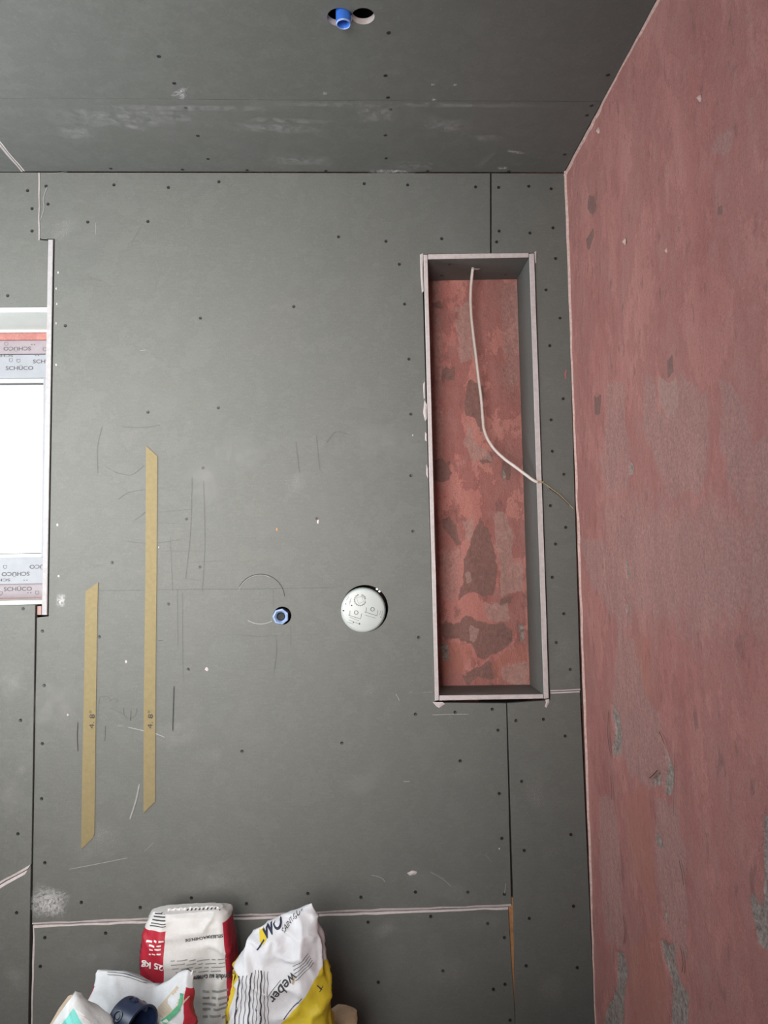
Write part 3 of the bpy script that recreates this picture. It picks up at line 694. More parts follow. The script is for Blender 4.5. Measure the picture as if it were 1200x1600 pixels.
# ------------------------------------------------------------------ marks on the boards
def pl(pxs, w=.0014, mat='faint_pencil'): wall_line(pxs, w, mat, board_main)
arc = [(407+38*math.cos(math.radians(a)), 936+39*math.sin(math.radians(a))) for a in range(-150, 5, 12)]
pl(arc, .0016, 'pencil')
pl([(407+38*math.cos(math.radians(a)), 936+39*math.sin(math.radians(a))) for a in range(62, 130, 12)], .0022, 'score_light')
pl([(407+36.6*math.cos(math.radians(a)), 936+37.5*math.sin(math.radians(a))) for a in range(-160, -60, 12)], .0012, 'score_light')
for pxs in ([(140, 923), (230, 922), (262, 921)], [(262, 921), (400, 920), (520, 918)], [(368, 991), (400, 994), (434, 993)], [(434, 993), (505, 991)],
            [(431, 995), (432, 1020), (428, 1050)], [(418, 979), (432, 978)], [(422, 984), (430, 983)], [(454, 978), (454, 1010)], [(427, 921), (427, 950)],
            [(190, 667), (225, 668), (250, 664)], [(300, 745), (299, 800), (296, 850), (290, 905)], [(318, 750), (320, 850), (316, 925)],
            [(246, 800), (300, 796)], [(210, 813), (228, 800), (222, 802)], [(207, 815), (295, 819)], [(195, 845), (225, 849), (255, 847), (282, 843)], [(250, 861), (322, 861)],
            [(295, 879), (350, 876)], [(266, 840), (270, 925)], [(285, 903), (315, 907)], [(180, 738), (205, 742), (225, 727)], [(185, 780), (200, 770), (225, 765), (260, 762)],
            [(425, 596), (426, 602)], [(454, 596), (454, 604)], [(462, 690), (465, 715), (468, 740)], [(494, 680), (497, 710), (500, 735)], [(510, 692), (525, 675), (548, 680)], [(522, 726), (530, 735)],
            [(420, 649), (432, 646)], [(130, 430), (160, 440)], [(125, 438), (150, 436)], [(140, 446), (158, 448)], [(220, 355), (205, 380)],
            [(155, 1100), (156, 1090), (166, 1088), (172, 1092)], [(170, 1096), (178, 1091), (184, 1094), (180, 1099)], [(172, 1106), (185, 1112), (192, 1115)],
            [(193, 1105), (194, 1117), (202, 1122), (211, 1118), (214, 1106)], [(154, 1095), (153, 1130)], [(240, 1000), (254, 1001)], [(416, 1083), (434, 1083)],
            [(277, 920), (278, 1010)], [(285, 925), (286, 1060)], [(160, 665), (152, 700), (153, 740)], [(165, 730), (185, 740)], [(145, 885), (160, 883)], [(640, 691), (664, 691)], [(654, 707), (665, 707)],
            [(195, 700), (199, 706)]):
    pl(pxs, .0012)
for pxs, w in (([(272, 1072), (271, 1105), (270, 1142)], .0028), ([(122, 1128), (121, 1150), (122, 1174)], .0020), ([(165, 1134), (164, 1158)], .0018), ([(205, 1110), (204, 1126)], .0026), ([(248, 1000.5), (255, 1000.5)], .0016)):
    pl(pxs, w, 'pencil')
for pxs, w in (([(219, 548), (228, 547)], .0022), ([(150, 348), (150, 366)], .0022), ([(218, 1225), (212, 1252), (203, 1280)], .0036), ([(200, 1136), (222, 1141), (240, 1145), (258, 1152)], .0022), ([(184, 1134), (192, 1134)], .0022),
               ([(226, 1330), (240, 1316)], .0016), ([(74, 292), (68, 310), (69, 325), (63, 345)], .0016), ([(75, 272), (105, 269)], .0016), ([(65, 373), (74, 373)], .0022),
               ([(618, 1084), (622, 1090), (624, 1095)], .0020), ([(640, 1082), (644, 1081)], .0022), ([(660, 1082), (676, 1081)], .0018), ([(675, 1117), (706, 1116), (732, 1116)], .0020), ([(580, 1367), (595, 1371), (602, 1378)], .0016),
               ([(790, 1380), (789, 1390), (788, 1396)], .0018), ([(758, 1335), (768, 1346)], .0014), ([(672, 1362), (690, 1372), (705, 1385)], .0012), ([(630, 1221), (640, 1221)], .0045), ([(108, 1358), (150, 1350), (200, 1340)], .0016),
               ([(76, 1396), (88, 1400), (103, 1395)], .0030)):
    pl(pxs, w, 'score_light')
for pxs in ([(636, 1364), (644, 1360), (652, 1362), (650, 1366), (640, 1368)],): chip(pxs, board_main)
for px, py, w, h, a in ((370, 712, 60, 40, 20), (318, 755, 40, 50, 60), (385, 715, 30, 34, 80), (280, 1145, 30, 50, 100), (222, 340, 22, 8, 5), (470, 752, 24, 40, 110), (334, 1180, 18, 12, 0),
                        (714, 1210, 16, 14, 0), (90, 360, 24, 50, 90), (150, 1320, 60, 40, 30), (80, 1100, 50, 70, 80), (560, 1225, 40, 24, 20), (575, 1080, 14, 24, 90), (600, 690, 40, 90, 80), (330, 1370, 110, 30, 5), (690, 1385, 90, 24, -20)):
    wall_smear(px, py, w*1.5, h*1.5, a, 'plaster_dust', board_main)
for px, py in ((96, 938),): wall_smear(px, py, 16, 22, 0, 'plaster_scratch', board_main)
for px, py, r in ((323, 1046, 5), (197, 1034, 4), (94, 941, 4), (90, 820, 4), (106, 1117, 3), (645, 680, 2.5), (497, 815, 5), (248, 855, 2.5), (91, 426, 3), (88, 451, 3), (89, 475, 3), (88, 505, 3), (92, 900, 4), (88, 570, 3), (780, 1326, 2.5), (433, 827, 4)):
    P = [(px+math.cos(i*math.pi/3)*r*.6*random.uniform(.6, 1), py+math.sin(i*math.pi/3)*r*.8*random.uniform(.6, 1)) for i in range(6)]
    chip(P, board_main, 'raw_wood' if px == 433 else 'gypsum_core', -.0012)
wall_smear(78, 1408, 44, 60, 70, 'plaster_scratch', board_main); wall_smear(74, 1412, 40, 50, 100, 'plaster_scratch', board_main, -.0013)
for px, py, w, h, a in ((150, 1495, 140, 40, 0), (600, 1450, 40, 26, 20), (700, 1520, 90, 60, 0), (760, 1440, 60, 20, 0), (530, 1490, 50, 60, 0)):
    wall_smear(px, py, w, h, a, 'plaster_dust', board_low)
for px, py, w, h, a in ((860, 1330, 30, 16, 0), (864, 1333, 8, 12, 70), (835, 1240, 30, 60, 0), (860, 1545, 40, 50, 0)):
    wall_smear(px, py, w, h, a, 'plaster_dust', board_lr)
for px, py, w, h, a in ((884, 1020, 40, 90, 0), (878, 1000, 20, 60, 0)): wall_smear(px, py, w, h, a, 'plaster_dust', board_ur)
wall_line([(885, 578), (883, 585), (884, 592)], .004, 'red_mark', board_ur)
for px, py, w, h, a in ((36, 1205, 14, 20, 0), (20, 1240, 40, 60, 30), (20, 1060, 40, 80, 0), (25, 1530, 40, 40, 0)): wall_smear(px, py, w, h, a, 'plaster_dust', board_ll if py < 1350 else board_lb, -.0055)
for px, py, w, h, a in ((200, 183, 220, 26, 0), (260, 184, 90, 8, 4), (212, 197, 30, 10, 20), (120, 205, 50, 26, -10), (430, 200, 130, 14, 3), (450, 188, 120, 8, 3), (470, 250, 90, 16, 2), (700, 195, 70, 20, 10), (760, 215, 50, 10, 0),
                        (645, 258, 60, 14, 3), (760, 250, 12, 26, 20), (590, 178, 60, 24, 0), (300, 168, 260, 8, 0), (640, 163, 420, 7, 0)):
    ceil_smear(px, py, w*1.3, h*1.3, a, 'ceiling_dust', cb_strip)
for px, py, w, h, a in ((280, 143, 24, 7, -38), (286, 149, 14, 7, -50)): ceil_smear(px, py, w*1.6, h, a, 'plaster_scratch', cb_main)
for px, py, w, h, a in ((806, 237, 22, 4, 15), (785, 262, 12, 5, 0), (612, 268, 50, 8, 0)): ceil_smear(px, py, w*1.6, h*1.4, a, 'plaster_scratch', cb_strip)
for px, py in ((711, 132), (676, 132), (678, 155), (508, 145)): ceil_smear(px, py, 8, 5, 0, 'plaster_scratch', cb_main)

# ================================================================== THINGS
# --- masking tape strips
def tape(px_poly, label, text_at):
    P = [W(*p) for p in px_poly]; n = len(P); y0, y1 = -.0022, -.0002
    V = [(p[0], y0, p[1]) for p in P]+[(p[0], y1, p[1]) for p in P]
    F = [tuple(range(n)), tuple(range(n, 2*n))[::-1]]+[(i, n+i, n+(i+1) % n, (i+1) % n) for i in range(n)]
    t = tag(mesh_obj('masking_tape_strip', V, F, 'masking_tape'), label, 'tape', 'masking tape strips on the drywall')
    (px, py) = text_at; k = 2.0/FPX
    def tx(body, dx, dy, w, h, rot):
        p = atY(px+dx, py+dy, 0); a = math.radians(rot)
        text_flat(body, (p.x, -.0026, p.z), (math.cos(a), 0, math.sin(a)), (-math.sin(a), 0, math.cos(a)), w*k, h*k, 'pencil', t, 0.0, 'pencilled_note')
    tx("4. 8°", 0, 0, 27, 8, 88)
    for a, b in (((-2, -4), (5, -4)), ((2, -7), (2, -1))):
        wall_line([(px+a[0], py+a[1]), (px+b[0], py+b[1])], .0013, 'pencil', t, -.0026, 'pencil_line')
    return t
tape([(134, 924), (153.5, 910), (152, 990), (150, 1120), (148, 1300), (146, 1308), (127, 1327), (129, 1200), (132, 1060)], 'shorter strip of yellow masking tape, the one nearer the window', (144, 1124))
tape([(228.5, 697), (246, 713), (245, 900), (243, 1110), (242.5, 1252), (224.5, 1270), (225, 1100), (227.5, 900)], 'longer strip of yellow masking tape, starting higher on the wall', (235, 1124))

# --- concealed shower valve behind its round protection cover
vc = atY(567, 953.5, 0); vx, vz = vc.x, vc.z
valve = tag(empty('shower_valve_box', (vx, 0, vz)), 'round white-covered shower valve box set into the large drywall board', 'valve')
def vp(o): o.parent = valve; o.matrix_parent_inverse = Matrix.Translation((-vx, 0, -vz)); return o
vp(lathe('housing', [(.0592, .0995), (.0592, .002), (.0570, .002), (.0570, .09), (.001, .09)], (vx, 0, vz), (0, 1, 0), 'dark_green_plastic'))
vp(lathe('outer_sleeve', [(.0612, .0135), (.0612, .10), (.0600, .10)], (vx+.004, 0, vz+.004), (0, 1, 0), 'black_rubber'))
cover = vp(lathe('cover', [(.0572, .006), (.0572, .0005), (.0563, -.0012), (.0545, -.0022), (.0500, -.0028), (.0001, -.0030)], (vx, 0, vz), (0, 1, 0), 'white_plastic'))
kk = 2/FPX
def vxy(px, py, y=-.0036): p = atY(px, py, 0); return Vector((p.x, y, p.z))
def vline(pts, w=.0015, m='ink', name='printed_line'): ribbon_mesh(name, [vxy(*p) for p in pts], (0, -1, 0), w, m, cover, False)
gear = []
for i in range(0, 37):
    a = i*2*math.pi/36+.3; r = 9.6 if i % 2 else 7.8
    gear.append((562.5+r*math.cos(a), 937.5+r*math.sin(a)))
vline([p for i, p in enumerate(gear) if i < 25], .0016, 'ink', 'printed_gear'); vline(gear[27:34], .0016, 'ink', 'printed_gear')
vline([(557+0, 934), (565, 932), (568, 940), (560, 943), (557, 934)], .0006, 'grey_ink'); vline([(564, 930.5), (570, 936), (571, 943)], .0006, 'grey_ink')
for cx, cy in ((556.5, 957), (582, 952)):
    vline([(cx+2.9*math.cos(i*math.pi/6), cy+2.9*math.sin(i*math.pi/6)) for i in range(13)], .0013, 'ink', 'printed_ring')
    vline([(cx-9.5, cy-3), (cx-10, cy+3.5), (cx-12, cy+4), (cx+7, cy+10), (cx+7, cy+9), (cx+8.5, cy+1.5)], .0009)
for x0, y0, x1, y1 in ((546, 964, 561, 970), (545, 968.5, 559, 974), (543, 972, 552, 975), (571, 961, 580, 964), (581, 964, 587, 966), (545, 932, 541, 938), (549, 934, 546, 941), (595.5, 953, 593, 961), (598, 954, 596, 962), (548, 939, 545, 946)):
    vline([(x0, y0), (x1, y1)], .0007, 'grey_ink', 'printed_text_line')
for px, py, r in ((549.5, 946, 1.1), (536.7, 954, 1.3), (540, 943.5, .9), (561.5, 974.5, 1.2), (552, 972.3, .9), (595, 964, .8)):
    lathe('printed_dot', [(r*kk, 0), (.00005, 0)], vxy(px, py), (0, -1, 0), 'ink', cover, 12)
for px, py in ((589, 920.5), (593, 924)):
    vp(lathe('fixing_screw', [(.0034, .006), (.0034, 0), (.0022, -.0012), (.0001, -.0012)], vxy(px, py, .001), (0, 1, 0), 'steel', None, 14))

# --- blue pipe stub with plug in the wall
pc = atY(438.5, 963.5, 0)
pipe = tag(empty('wall_water_outlet', (pc.x, 0, pc.z)), 'small pale blue plugged water outlet in the wall beside the round valve box', 'pipe')
def pp(o, e=pipe): o.parent = e; o.matrix_parent_inverse = e.matrix_world.inverted() if False else Matrix.Translation(-Vector(e.location)); return o
pp(lathe('hexagonal_collar', [(.0150, .05), (.0150, -.0035), (.0165, -.0055), (.0205, -.0045), (.0212, -.002), (.0212, .06)], (pc.x, 0, pc.z), (0, 1, 0), 'pale_blue_plastic', None, 7, False))
pp(lathe('inner_sleeve', [(.0152, -.003), (.0128, -.001), (.0100, .010), (.0100, .04)], (pc.x, 0, pc.z), (0, 1, 0), 'pale_blue_plastic', None, 24))
pp(lathe('plug', [(.0102, .03), (.0102, .007), (.0085, .005), (.0001, .0055)], (pc.x+.001, 0, pc.z), (0, 1, 0), 'black_rubber', None, 20))

# --- blue pipe hanging out of the ceiling
cp = atZ(536.5, 24.5)
cpipe = tag(empty('ceiling_water_pipe', (cp.x, cp.y, ZC)), 'bright blue pipe end sticking out of the hole in the ceiling', 'pipe')
pp(lathe('pipe', [(.0118, .12), (.0118, -.016), (.0128, -.0175), (.0142, -.0165), (.0146, -.014), (.0146, .12)], (cp.x, cp.y, ZC), (0, 0, 1), 'blue_plastic', None, 32), cpipe)
pp(lathe('inner_stop', [(.0117, .010), (.0001, .010)], (cp.x, cp.y, ZC), (0, 0, 1), 'blue_plastic', None, 24), cpipe)
pp(lathe('end_rim', [(.0121, -.0172), (.0128, -.0185), (.0140, -.0178), (.0146, -.0160)], (cp.x, cp.y, ZC), (0, 0, 1), 'pale_blue_plastic', None, 32), cpipe)

# --- cable in the niche
def cpt(px, py, Y): p = atY(px, py, Y); return (p.x, p.y, p.z)
ztop = W(700, 405.5)[1]
c0 = atY(739, 418, .065); c0.z = ztop+.004
pts = [tuple(c0), cpt(737.5, 430, .07), cpt(735.5, 455, .085), cpt(735.5, 480, .09), cpt(738.5, 515, .09), cpt(743, 552, .09), cpt(747.5, 590, .09), cpt(752, 625, .09), cpt(754.5, 655, .088), cpt(756.5, 672, .083), cpt(768, 696, .07), cpt(786, 715, .05), cpt(806, 730, .027), cpt(822, 742, .008), cpt(834.5, 751, -.005), cpt(840, 753.5, -.0058)]
cable = tag(tube('electrical_cable', pts, .0042, 'cable_sheath'), 'pale electrical cable hanging inside the wall niche', 'cable')
tube('jute_thread', [cpt(837, 752, -.0068), cpt(850, 755.5, -.0035), cpt(862, 764, -.003), cpt(874, 773, -.003), cpt(888, 787, -.003), cpt(896, 795, -.004)], .0010, 'jute', cable)
tube('dark_thread', [cpt(858, 763, -.003), cpt(874, 774.5, -.002), cpt(890, 790, -.003)], .0011, 'pencil', cable)
tube('jute_thread', [cpt(842, 752.5, -.006), cpt(846, 753.2, -.006), cpt(849, 753, -.005)], .0018, 'jute', cable)
wall_smear(741.5, 416.5, 1, 1, 0, 'plaster_scratch', lin_top)
mesh_obj('gypsum_chip', [(c0.x-.006, c0.y-.008, ztop-.0015), (c0.x+.020, c0.y-.006, ztop-.0015), (c0.x+.016, c0.y+.004, ztop-.0015), (c0.x-.003, c0.y+.006, ztop-.0015)], [(0, 1, 2, 3)], 'gypsum_core', lin_top)

# ------------------------------------------------------------------ sacks
def sack_mesh(name, rings, mat, parent, crease=.004, seed=1, nr=90, na=120, open_top=False, top_dip=None, lip=0.0, fold=0.0):
    """rings from top to bottom: (L point, R point, y of middle, half thickness, squareness)"""
    tt = np.linspace(0, len(rings)-1, nr); V = []; UV = []
    for t in tt:
        k = min(int(t), len(rings)-2); s = t-k; s2 = s
        A, B = rings[k], rings[k+1]
        L = Vector(A[0]).lerp(Vector(B[0]), s2); R = Vector(A[1]).lerp(Vector(B[1]), s2); ym = A[2]+(B[2]-A[2])*s2
        th = A[3]+(B[3]-A[3])*s2; ex = A[4]+(B[4]-A[4])*s2; v = t/(len(rings)-1)
        mid = (L+R)/2; half = (R-L)/2
        for i in range(na):
            a = 2*math.pi*i/na; c, sn = math.cos(a), math.sin(a)
            sx = math.copysign(abs(c)**(2/ex), c); sy = math.copysign(abs(sn)**(2/ex), sn)
            p = mid+half*sx; p = Vector((p.x, ym+th*sy, p.z))
            fade = min(1, .35+v*4)
            q = (p.x*9, p.y*9+seed*7, p.z*6)
            r1 = max(0, 1-2.2*abs(mnoise.noise(q)))**2.2*1.5; r2 = max(0, 1-2.2*abs(mnoise.noise((p.x*24+5+p.z*9, p.y*24+seed*3, p.z*17-p.x*6))))**2.2*1.5; r3 = mnoise.noise((p.x*70, p.y*70+seed, p.z*45))
            dsp = crease*(.9*(r1-.3)+.5*(r2-.3)+.18*r3)*fade
            d = Vector((sx*abs(sx)**6, sy if abs(sy) > .02 else 0, 0))
            if d.length > 0: d.normalize()
            p = p+d*dsp
            if top_dip is not None: p.z += top_dip(sx, v, sy)
            if lip and sy < 0: p.z -= lip*max(0, 1-v*6)
            V.append(p); UV.append(((sx+1)/2, v))
    F = []
    for j in range(nr-1):
        for i in range(na): F.append((j*na+i, j*na+(i+1) % na, (j+1)*na+(i+1) % na, (j+1)*na+i))
    if not open_top: F.append(tuple(range(na))[::-1])
    F.append(tuple(range((nr-1)*na, nr*na)))
    o = mesh_obj(name, V, F, mat, parent, True)
    uv = o.data.uv_layers.new(name='UVMap')
    for lp in o.data.loops: uv.data[lp.index].uv = UV[lp.vertex_index]
    bm = bmesh.new(); bm.from_mesh(o.data); bmesh.ops.recalc_face_normals(bm, faces=bm.faces[:]); bm.to_mesh(o.data); bm.free()
    return o
def bvh_of(o):
    return BVHTree.FromPolygons([v.co.copy() for v in o.data.vertices], [tuple(p.vertices) for p in o.data.polygons])
def on_sack(bvh, x, z, off=.0010, y0=-1.6):
    h = bvh.ray_cast(Vector((x, y0, z)), Vector((0, 1, 0)))
    if h[0] is None: return None
    n = h[1] if h[1].y < 0 else -h[1]
    return h[0]+n*off
def px_on_sack(bvh, px, py, off=.0010):
    d = ray(px, py).normalized(); h = bvh.ray_cast(CAM, d)
    if h[0] is None: return None
    n = h[1] if h[1].dot(d) < 0 else -h[1]
    return h[0]+n*off
def sack_print(bvh, parent, Yref, V2, F, px, py, rot, mat, name, off=.0012):
    """V2 in photo-size units (px) about the centre; laid on the sack's surface by projecting along the wall's normal"""
    hit = px_on_sack(bvh, px, py, 0)
    if hit is not None: Yref = hit.y
    c = atY(px, py, Yref); k = (Yref-CAM.y)/FPX; a = math.radians(rot); ca, sa = math.cos(a), math.sin(a)
    bm = bmesh.new(); vs = [bm.verts.new((v[0], v[1], 0)) for v in V2]
    for f in F:
        try: bm.faces.new([vs[i] for i in f])
        except ValueError: pass
    bmesh.ops.triangulate(bm, faces=bm.faces[:])
    for _ in range(2):
        ed = [e for e in bm.edges if e.calc_length() > 3.0]
        if not ed: break
        bmesh.ops.subdivide_edges(bm, edges=ed, cuts=1); bmesh.ops.triangulate(bm, faces=bm.faces[:])
    bad = []
    for v in bm.verts:
        x, y = v.co.x*k, v.co.y*k; X, Z = c.x+x*ca-y*sa, c.z+x*sa+y*ca; p = on_sack(bvh, X, Z, off)
        if p is None: bad.append(v)
        else: v.co = p
    bmesh.ops.delete(bm, geom=bad, context='VERTS')
    return bm_obj(name, bm, [mat], parent)
def sack_text(bvh, parent, Yref, body, px, py, w, h, rot, mat, bold=0.0, name='lettering'):
    V, F = text_mesh(body, bold); V[:, 0] *= w/np.ptp(V[:, 0]); V[:, 1] *= h/np.ptp(V[:, 1])
    return sack_print(bvh, parent, Yref, V, F, px, py, rot, mat, name)
def sack_bar(bvh, parent, Yref, px0, py0, px1, py1, w, mat, name='printed_line', wav=0):
    L = math.hypot(px1-px0, py1-py0); n = max(2, int(L/3)); V, F = [], []
    for i in range(n+1):
        o = wav*math.sin(i*1.1+px0); V += [(-L/2+L*i/n, -w/2+o), (-L/2+L*i/n, w/2+o)]
        if i: F.append((2*i-2, 2*i, 2*i+1, 2*i-1))
    return sack_print(bvh, parent, Yref, V, F, (px0+px1)/2, (py0+py1)/2, math.degrees(math.atan2(-(py1-py0), px1-px0)), mat, name)
def sack_blob(bvh, parent, Yref, pxs, mat, name):
    cx, cy = sum(p[0] for p in pxs)/len(pxs), sum(p[1] for p in pxs)/len(pxs)
    V = [(0, 0)]+[(p[0]-cx, -(p[1]-cy)) for p in pxs]; n = len(pxs)
    return sack_print(bvh, parent, Yref, V, [(0, i+1, (i+1) % n+1) for i in range(n)], cx, cy, 0, mat, name, .0007)

def mat_sack(name, zones, base=(.62, .605, .595)):
    """zones: list of (colour, [(a,b,c)...]) -> inside where a*u+b*v+c>0 for all"""
    t = NT(name); tc = t.n('ShaderNodeTexCoord'); sp = t.n('ShaderNodeSeparateXYZ'); t.l(tc.outputs['UV'], sp.inputs[0])
    u, v = sp.outputs[0], sp.outputs[1]; f = t.noise(30, 5, .7); fine = t.noise(200, 3, .6)
    c = t.ramp(f, .3, .75, (*[x*.90 for x in base], 1), (*[min(1, x*1.06) for x in base], 1))
    for col, hp in zones:
        m = None
        for a, b, cc in hp:
            val = t.math('ADD', t.math('MULTIPLY', u, a), t.math('MULTIPLY_ADD', v, b, cc))
            g = t.math('GREATER_THAN', val, 0.0); m = g if m is None else t.math('MULTIPLY', m, g)
        cz = t.ramp(f, .3, .75, (*[x*.85 for x in col], 1), (*[min(1, x*1.1) for x in col], 1))
        c = t.mix(m, c, cz)
    return t.out(c, .55, t.bump(f, .35, .004, t.bump(fine, .2, .001)), spec=.35)

RED = (.42, .020, .040)
# sack A: tall 25 kg sack against the wall
YA = -.20
def PA(px, py, Y=YA): return atY(px, py, Y)
def floor_pts(pL, pR, Y, z): 
    l, r = atY(*pL, Y), atY(*pR, Y); l.z = r.z = z; return l, r
l0, r0 = floor_pts((196, 1600), (362, 1600), YA, .004)
def RA(l, r, ym, th, ex): Y = ym-.75*th; return (PA(*l, Y), PA(*r, Y), ym, th, ex)
ringsA = [RA((252, 1424), (336, 1419), -.165, .010, 2.6), RA((240, 1427), (345, 1422), -.162, .024, 3), RA((229, 1437), (351, 1431), -.156, .040, 4), RA((222, 1451), (354, 1446), -.148, .054, 5.5),
          RA((219, 1475), (356, 1470), -.140, .066, 7), RA((217, 1510), (359, 1505), -.135, .074, 7), RA((214, 1550), (361, 1550), -.13, .080, 7), RA((208, 1600), (362, 1600), -.13, .082, 7),
          RA((202, 1680), (366, 1680), -.13, .085, 7), ((l0.x-.02, l0.y, .03), (r0.x+.01, r0.y, .03), -.13, .085, 6), ((l0.x, l0.y, .003), (r0.x-.01, r0.y, .003), -.13, .07, 5)]
vA = lambda i: i/(len(ringsA)-1)
mat_sack('sack_red_white', [(RED, [(-1, 0, .30), (0, 1, -vA(3.0))]), (RED, [(1, 0, -.955), (0, 1, -vA(2.6))]), (RED, [(0, 1, -vA(9.0))])])
sA = tag(empty('cement_sack', (0, -.13, 0)), 'tall red and white 25 kg sack standing against the wall, upside down lettering', 'sack', 'building material sacks on the floor')
bodyA = sack_mesh('paper_body', ringsA, 'sack_red_white', None, .0075, 2); bodyA.parent = sA; bodyA.matrix_parent_inverse = Matrix.Translation((0, .13, 0))
bA = bvh_of(bodyA)
def at_parent(o, e): o.parent = e; o.matrix_parent_inverse = Matrix.Translation(-Vector(e.location)); return o
def PAo(o): o.parent = bodyA; return o
PAo(sack_text(bA, None, YA, '25 kg', 239, 1507, 34, 12, 178, 'white_print', .035))
plain('soft_ink', (.27, .265, .26), .7, .1, 90)
def small_print(bvh, Yr, px, py, w, h, rot, mat, words, put):
    """a line of print too small to read: one short bar for each word"""
    a = math.radians(rot); tot = sum(words)+.35*(len(words)-1)*(sum(words)/len(words)); x = -w/2
    for k in words:
        l = w*k/tot; c0, c1 = x, x+l
        put(sack_bar(bvh, None, Yr, px+c0*math.cos(a), py-c0*math.sin(a), px+c1*math.cos(a), py-c1*math.sin(a), h, mat, 'printed_text_line'))
        x += l+w*.35*(sum(words)/len(words))/tot
for y, w, h, words in ((1471, 26, 2.6, (3, 2, 4)), (1478, 18, 2.2, (2, 3)), (1484, 17, 2.2, (3, 2)), (1491, 18, 2.0, (2, 2, 1))):
    small_print(bA, YA, 242, y, w, h, 178, 'white_print', words, PAo)
PAo(sack_text(bA, None, YA, 'SELBERMACHEN.DE', 319, 1465, 55, 4.5, 183, 'ink', .03))
PAo(sack_text(bA, None, YA, 'Enduit au ciment', 330, 1526, 54, 7, 180, 'ink', .04))
for y, w, words in ((1500, 86, (4, 2, 6, 3, 5, 2)), (1506, 84, (3, 5, 2, 4, 6)), (1512, 82, (6, 2, 3, 5, 3)), (1518, 70, (4, 4, 2, 5))):
    small_print(bA, YA, 310, y, w, 1.5, 182, 'soft_ink', words, PAo)
for y, words in ((1549, (5, 2)), (1559, (4, 2, 3)), (1568, (3, 5)), (1576, (5, 3)), (1588, (2, 4, 2))):
    small_print(bA, YA, 336, y, 38, 3.2, 180, 'soft_ink', words, PAo)
for y in (1428, 1433, 1438.5, 1443.5, 1447.5):
    PAo(sack_bar(bA, None, YA, 234+(1447-y)*.4, y+1, 259, y-1, 1.2, 'ink', 'barcode_bar'))
for i, y in enumerate((1480, 1488, 1496, 1503, 1510)): PAo(sack_bar(bA, None, YA, 217.5, y, 219.5, y+4, 2, 'ink', 'printed_mark'))
# crimped top hem
def hem(pxs, Yc, zig, hgt, mat, name, seed=0):
    V, F = [], []; n = len(pxs); rnd = random.Random(seed)
    for i, (px, py) in enumerate(pxs):
        p = atY(px, py, Yc); dy = zig if i % 2 else -zig
        V += [(p.x, Yc+dy, p.z-hgt), (p.x, Yc-dy*.6, p.z+rnd.uniform(-.001, .002)), (p.x, Yc-dy*.6+.0015, p.z+rnd.uniform(-.001, .002)), (p.x, Yc+dy+.0015, p.z-hgt)]
        if i: b = 4*i; F += [(b-4, b-3, b+1, b), (b-3, b-2, b+2, b+1), (b-2, b-1, b+3, b+2)]
    return mesh_obj(name, V, F, mat)
plain('white_paper', (.62, .605, .595), .6, .06, 40)
xs_ = [262+i*4.2 for i in range(22)]
def hem_y(x): return 1424-.055*(x-262)+max(0, (x-338))**1.5*.35
PAo(hem([(x, hem_y(x)-2.5-(2.0 if i % 2 else 0)) for i, x in enumerate(xs_)], -.172, .0025, .009, 'white_paper', 'crimped_hem'))
for i in range(9):
    x = 293+i*6.2; p = atY(x, hem_y(x)-1.0, -.1768)
    PAo(mesh_obj('hem_print', [(p.x-.003, p.y, p.z-.0025), (p.x+.001, p.y, p.z-.003), (p.x+.003, p.y, p.z+.002), (p.x, p.y, p.z+.0025)], [(0, 1, 2, 3)], 'ink'))

# sack B: white and yellow, leaning, pointed corner up
YB_ = -.36
def PB(px, py, Y=YB_): return atY(px, py, Y)
l0, r0 = floor_pts((330, 1600), (515, 1600), YB_, .004)
ringsB = [(PB(474, 1418, -0.300), PB(488, 1412, -0.300), -0.297, .004, 2.5), (PB(442, 1434, -0.310), PB(494, 1426, -0.310), -0.302, .012, 2.5), (PB(408, 1453, -0.324), PB(497, 1447, -0.324), -0.307, .024, 2.6), (PB(388, 1471, -0.336), PB(499, 1468, -0.336), -0.312, .034, 2.8),
          (PB(379, 1492, -0.341), PB(501, 1492, -0.341), -0.312, .042, 3), (PB(372, 1515, -0.346), PB(505, 1515, -0.346), -0.312, .048, 3), (PB(362, 1545, -0.350), PB(509, 1545, -0.350), -0.312, .055, 3.2), (PB(354, 1575, -0.354), PB(510, 1575, -0.354), -0.312, .06, 3.4), (PB(347, 1605, -0.357), PB(511, 1605, -0.357), -0.312, .065, 3.6),
          (PB(342, 1700, -0.364), PB(516, 1700, -0.364), -0.312, .075, 4), ((l0.x, l0.y, .04), (r0.x, r0.y, .04), -0.312, .08, 4.5), ((l0.x+.01, l0.y, .003), (r0.x-.01, r0.y, .003), -0.312, .07, 4)]
nB = len(ringsB)-1
YEL = (.58, .44, .03)
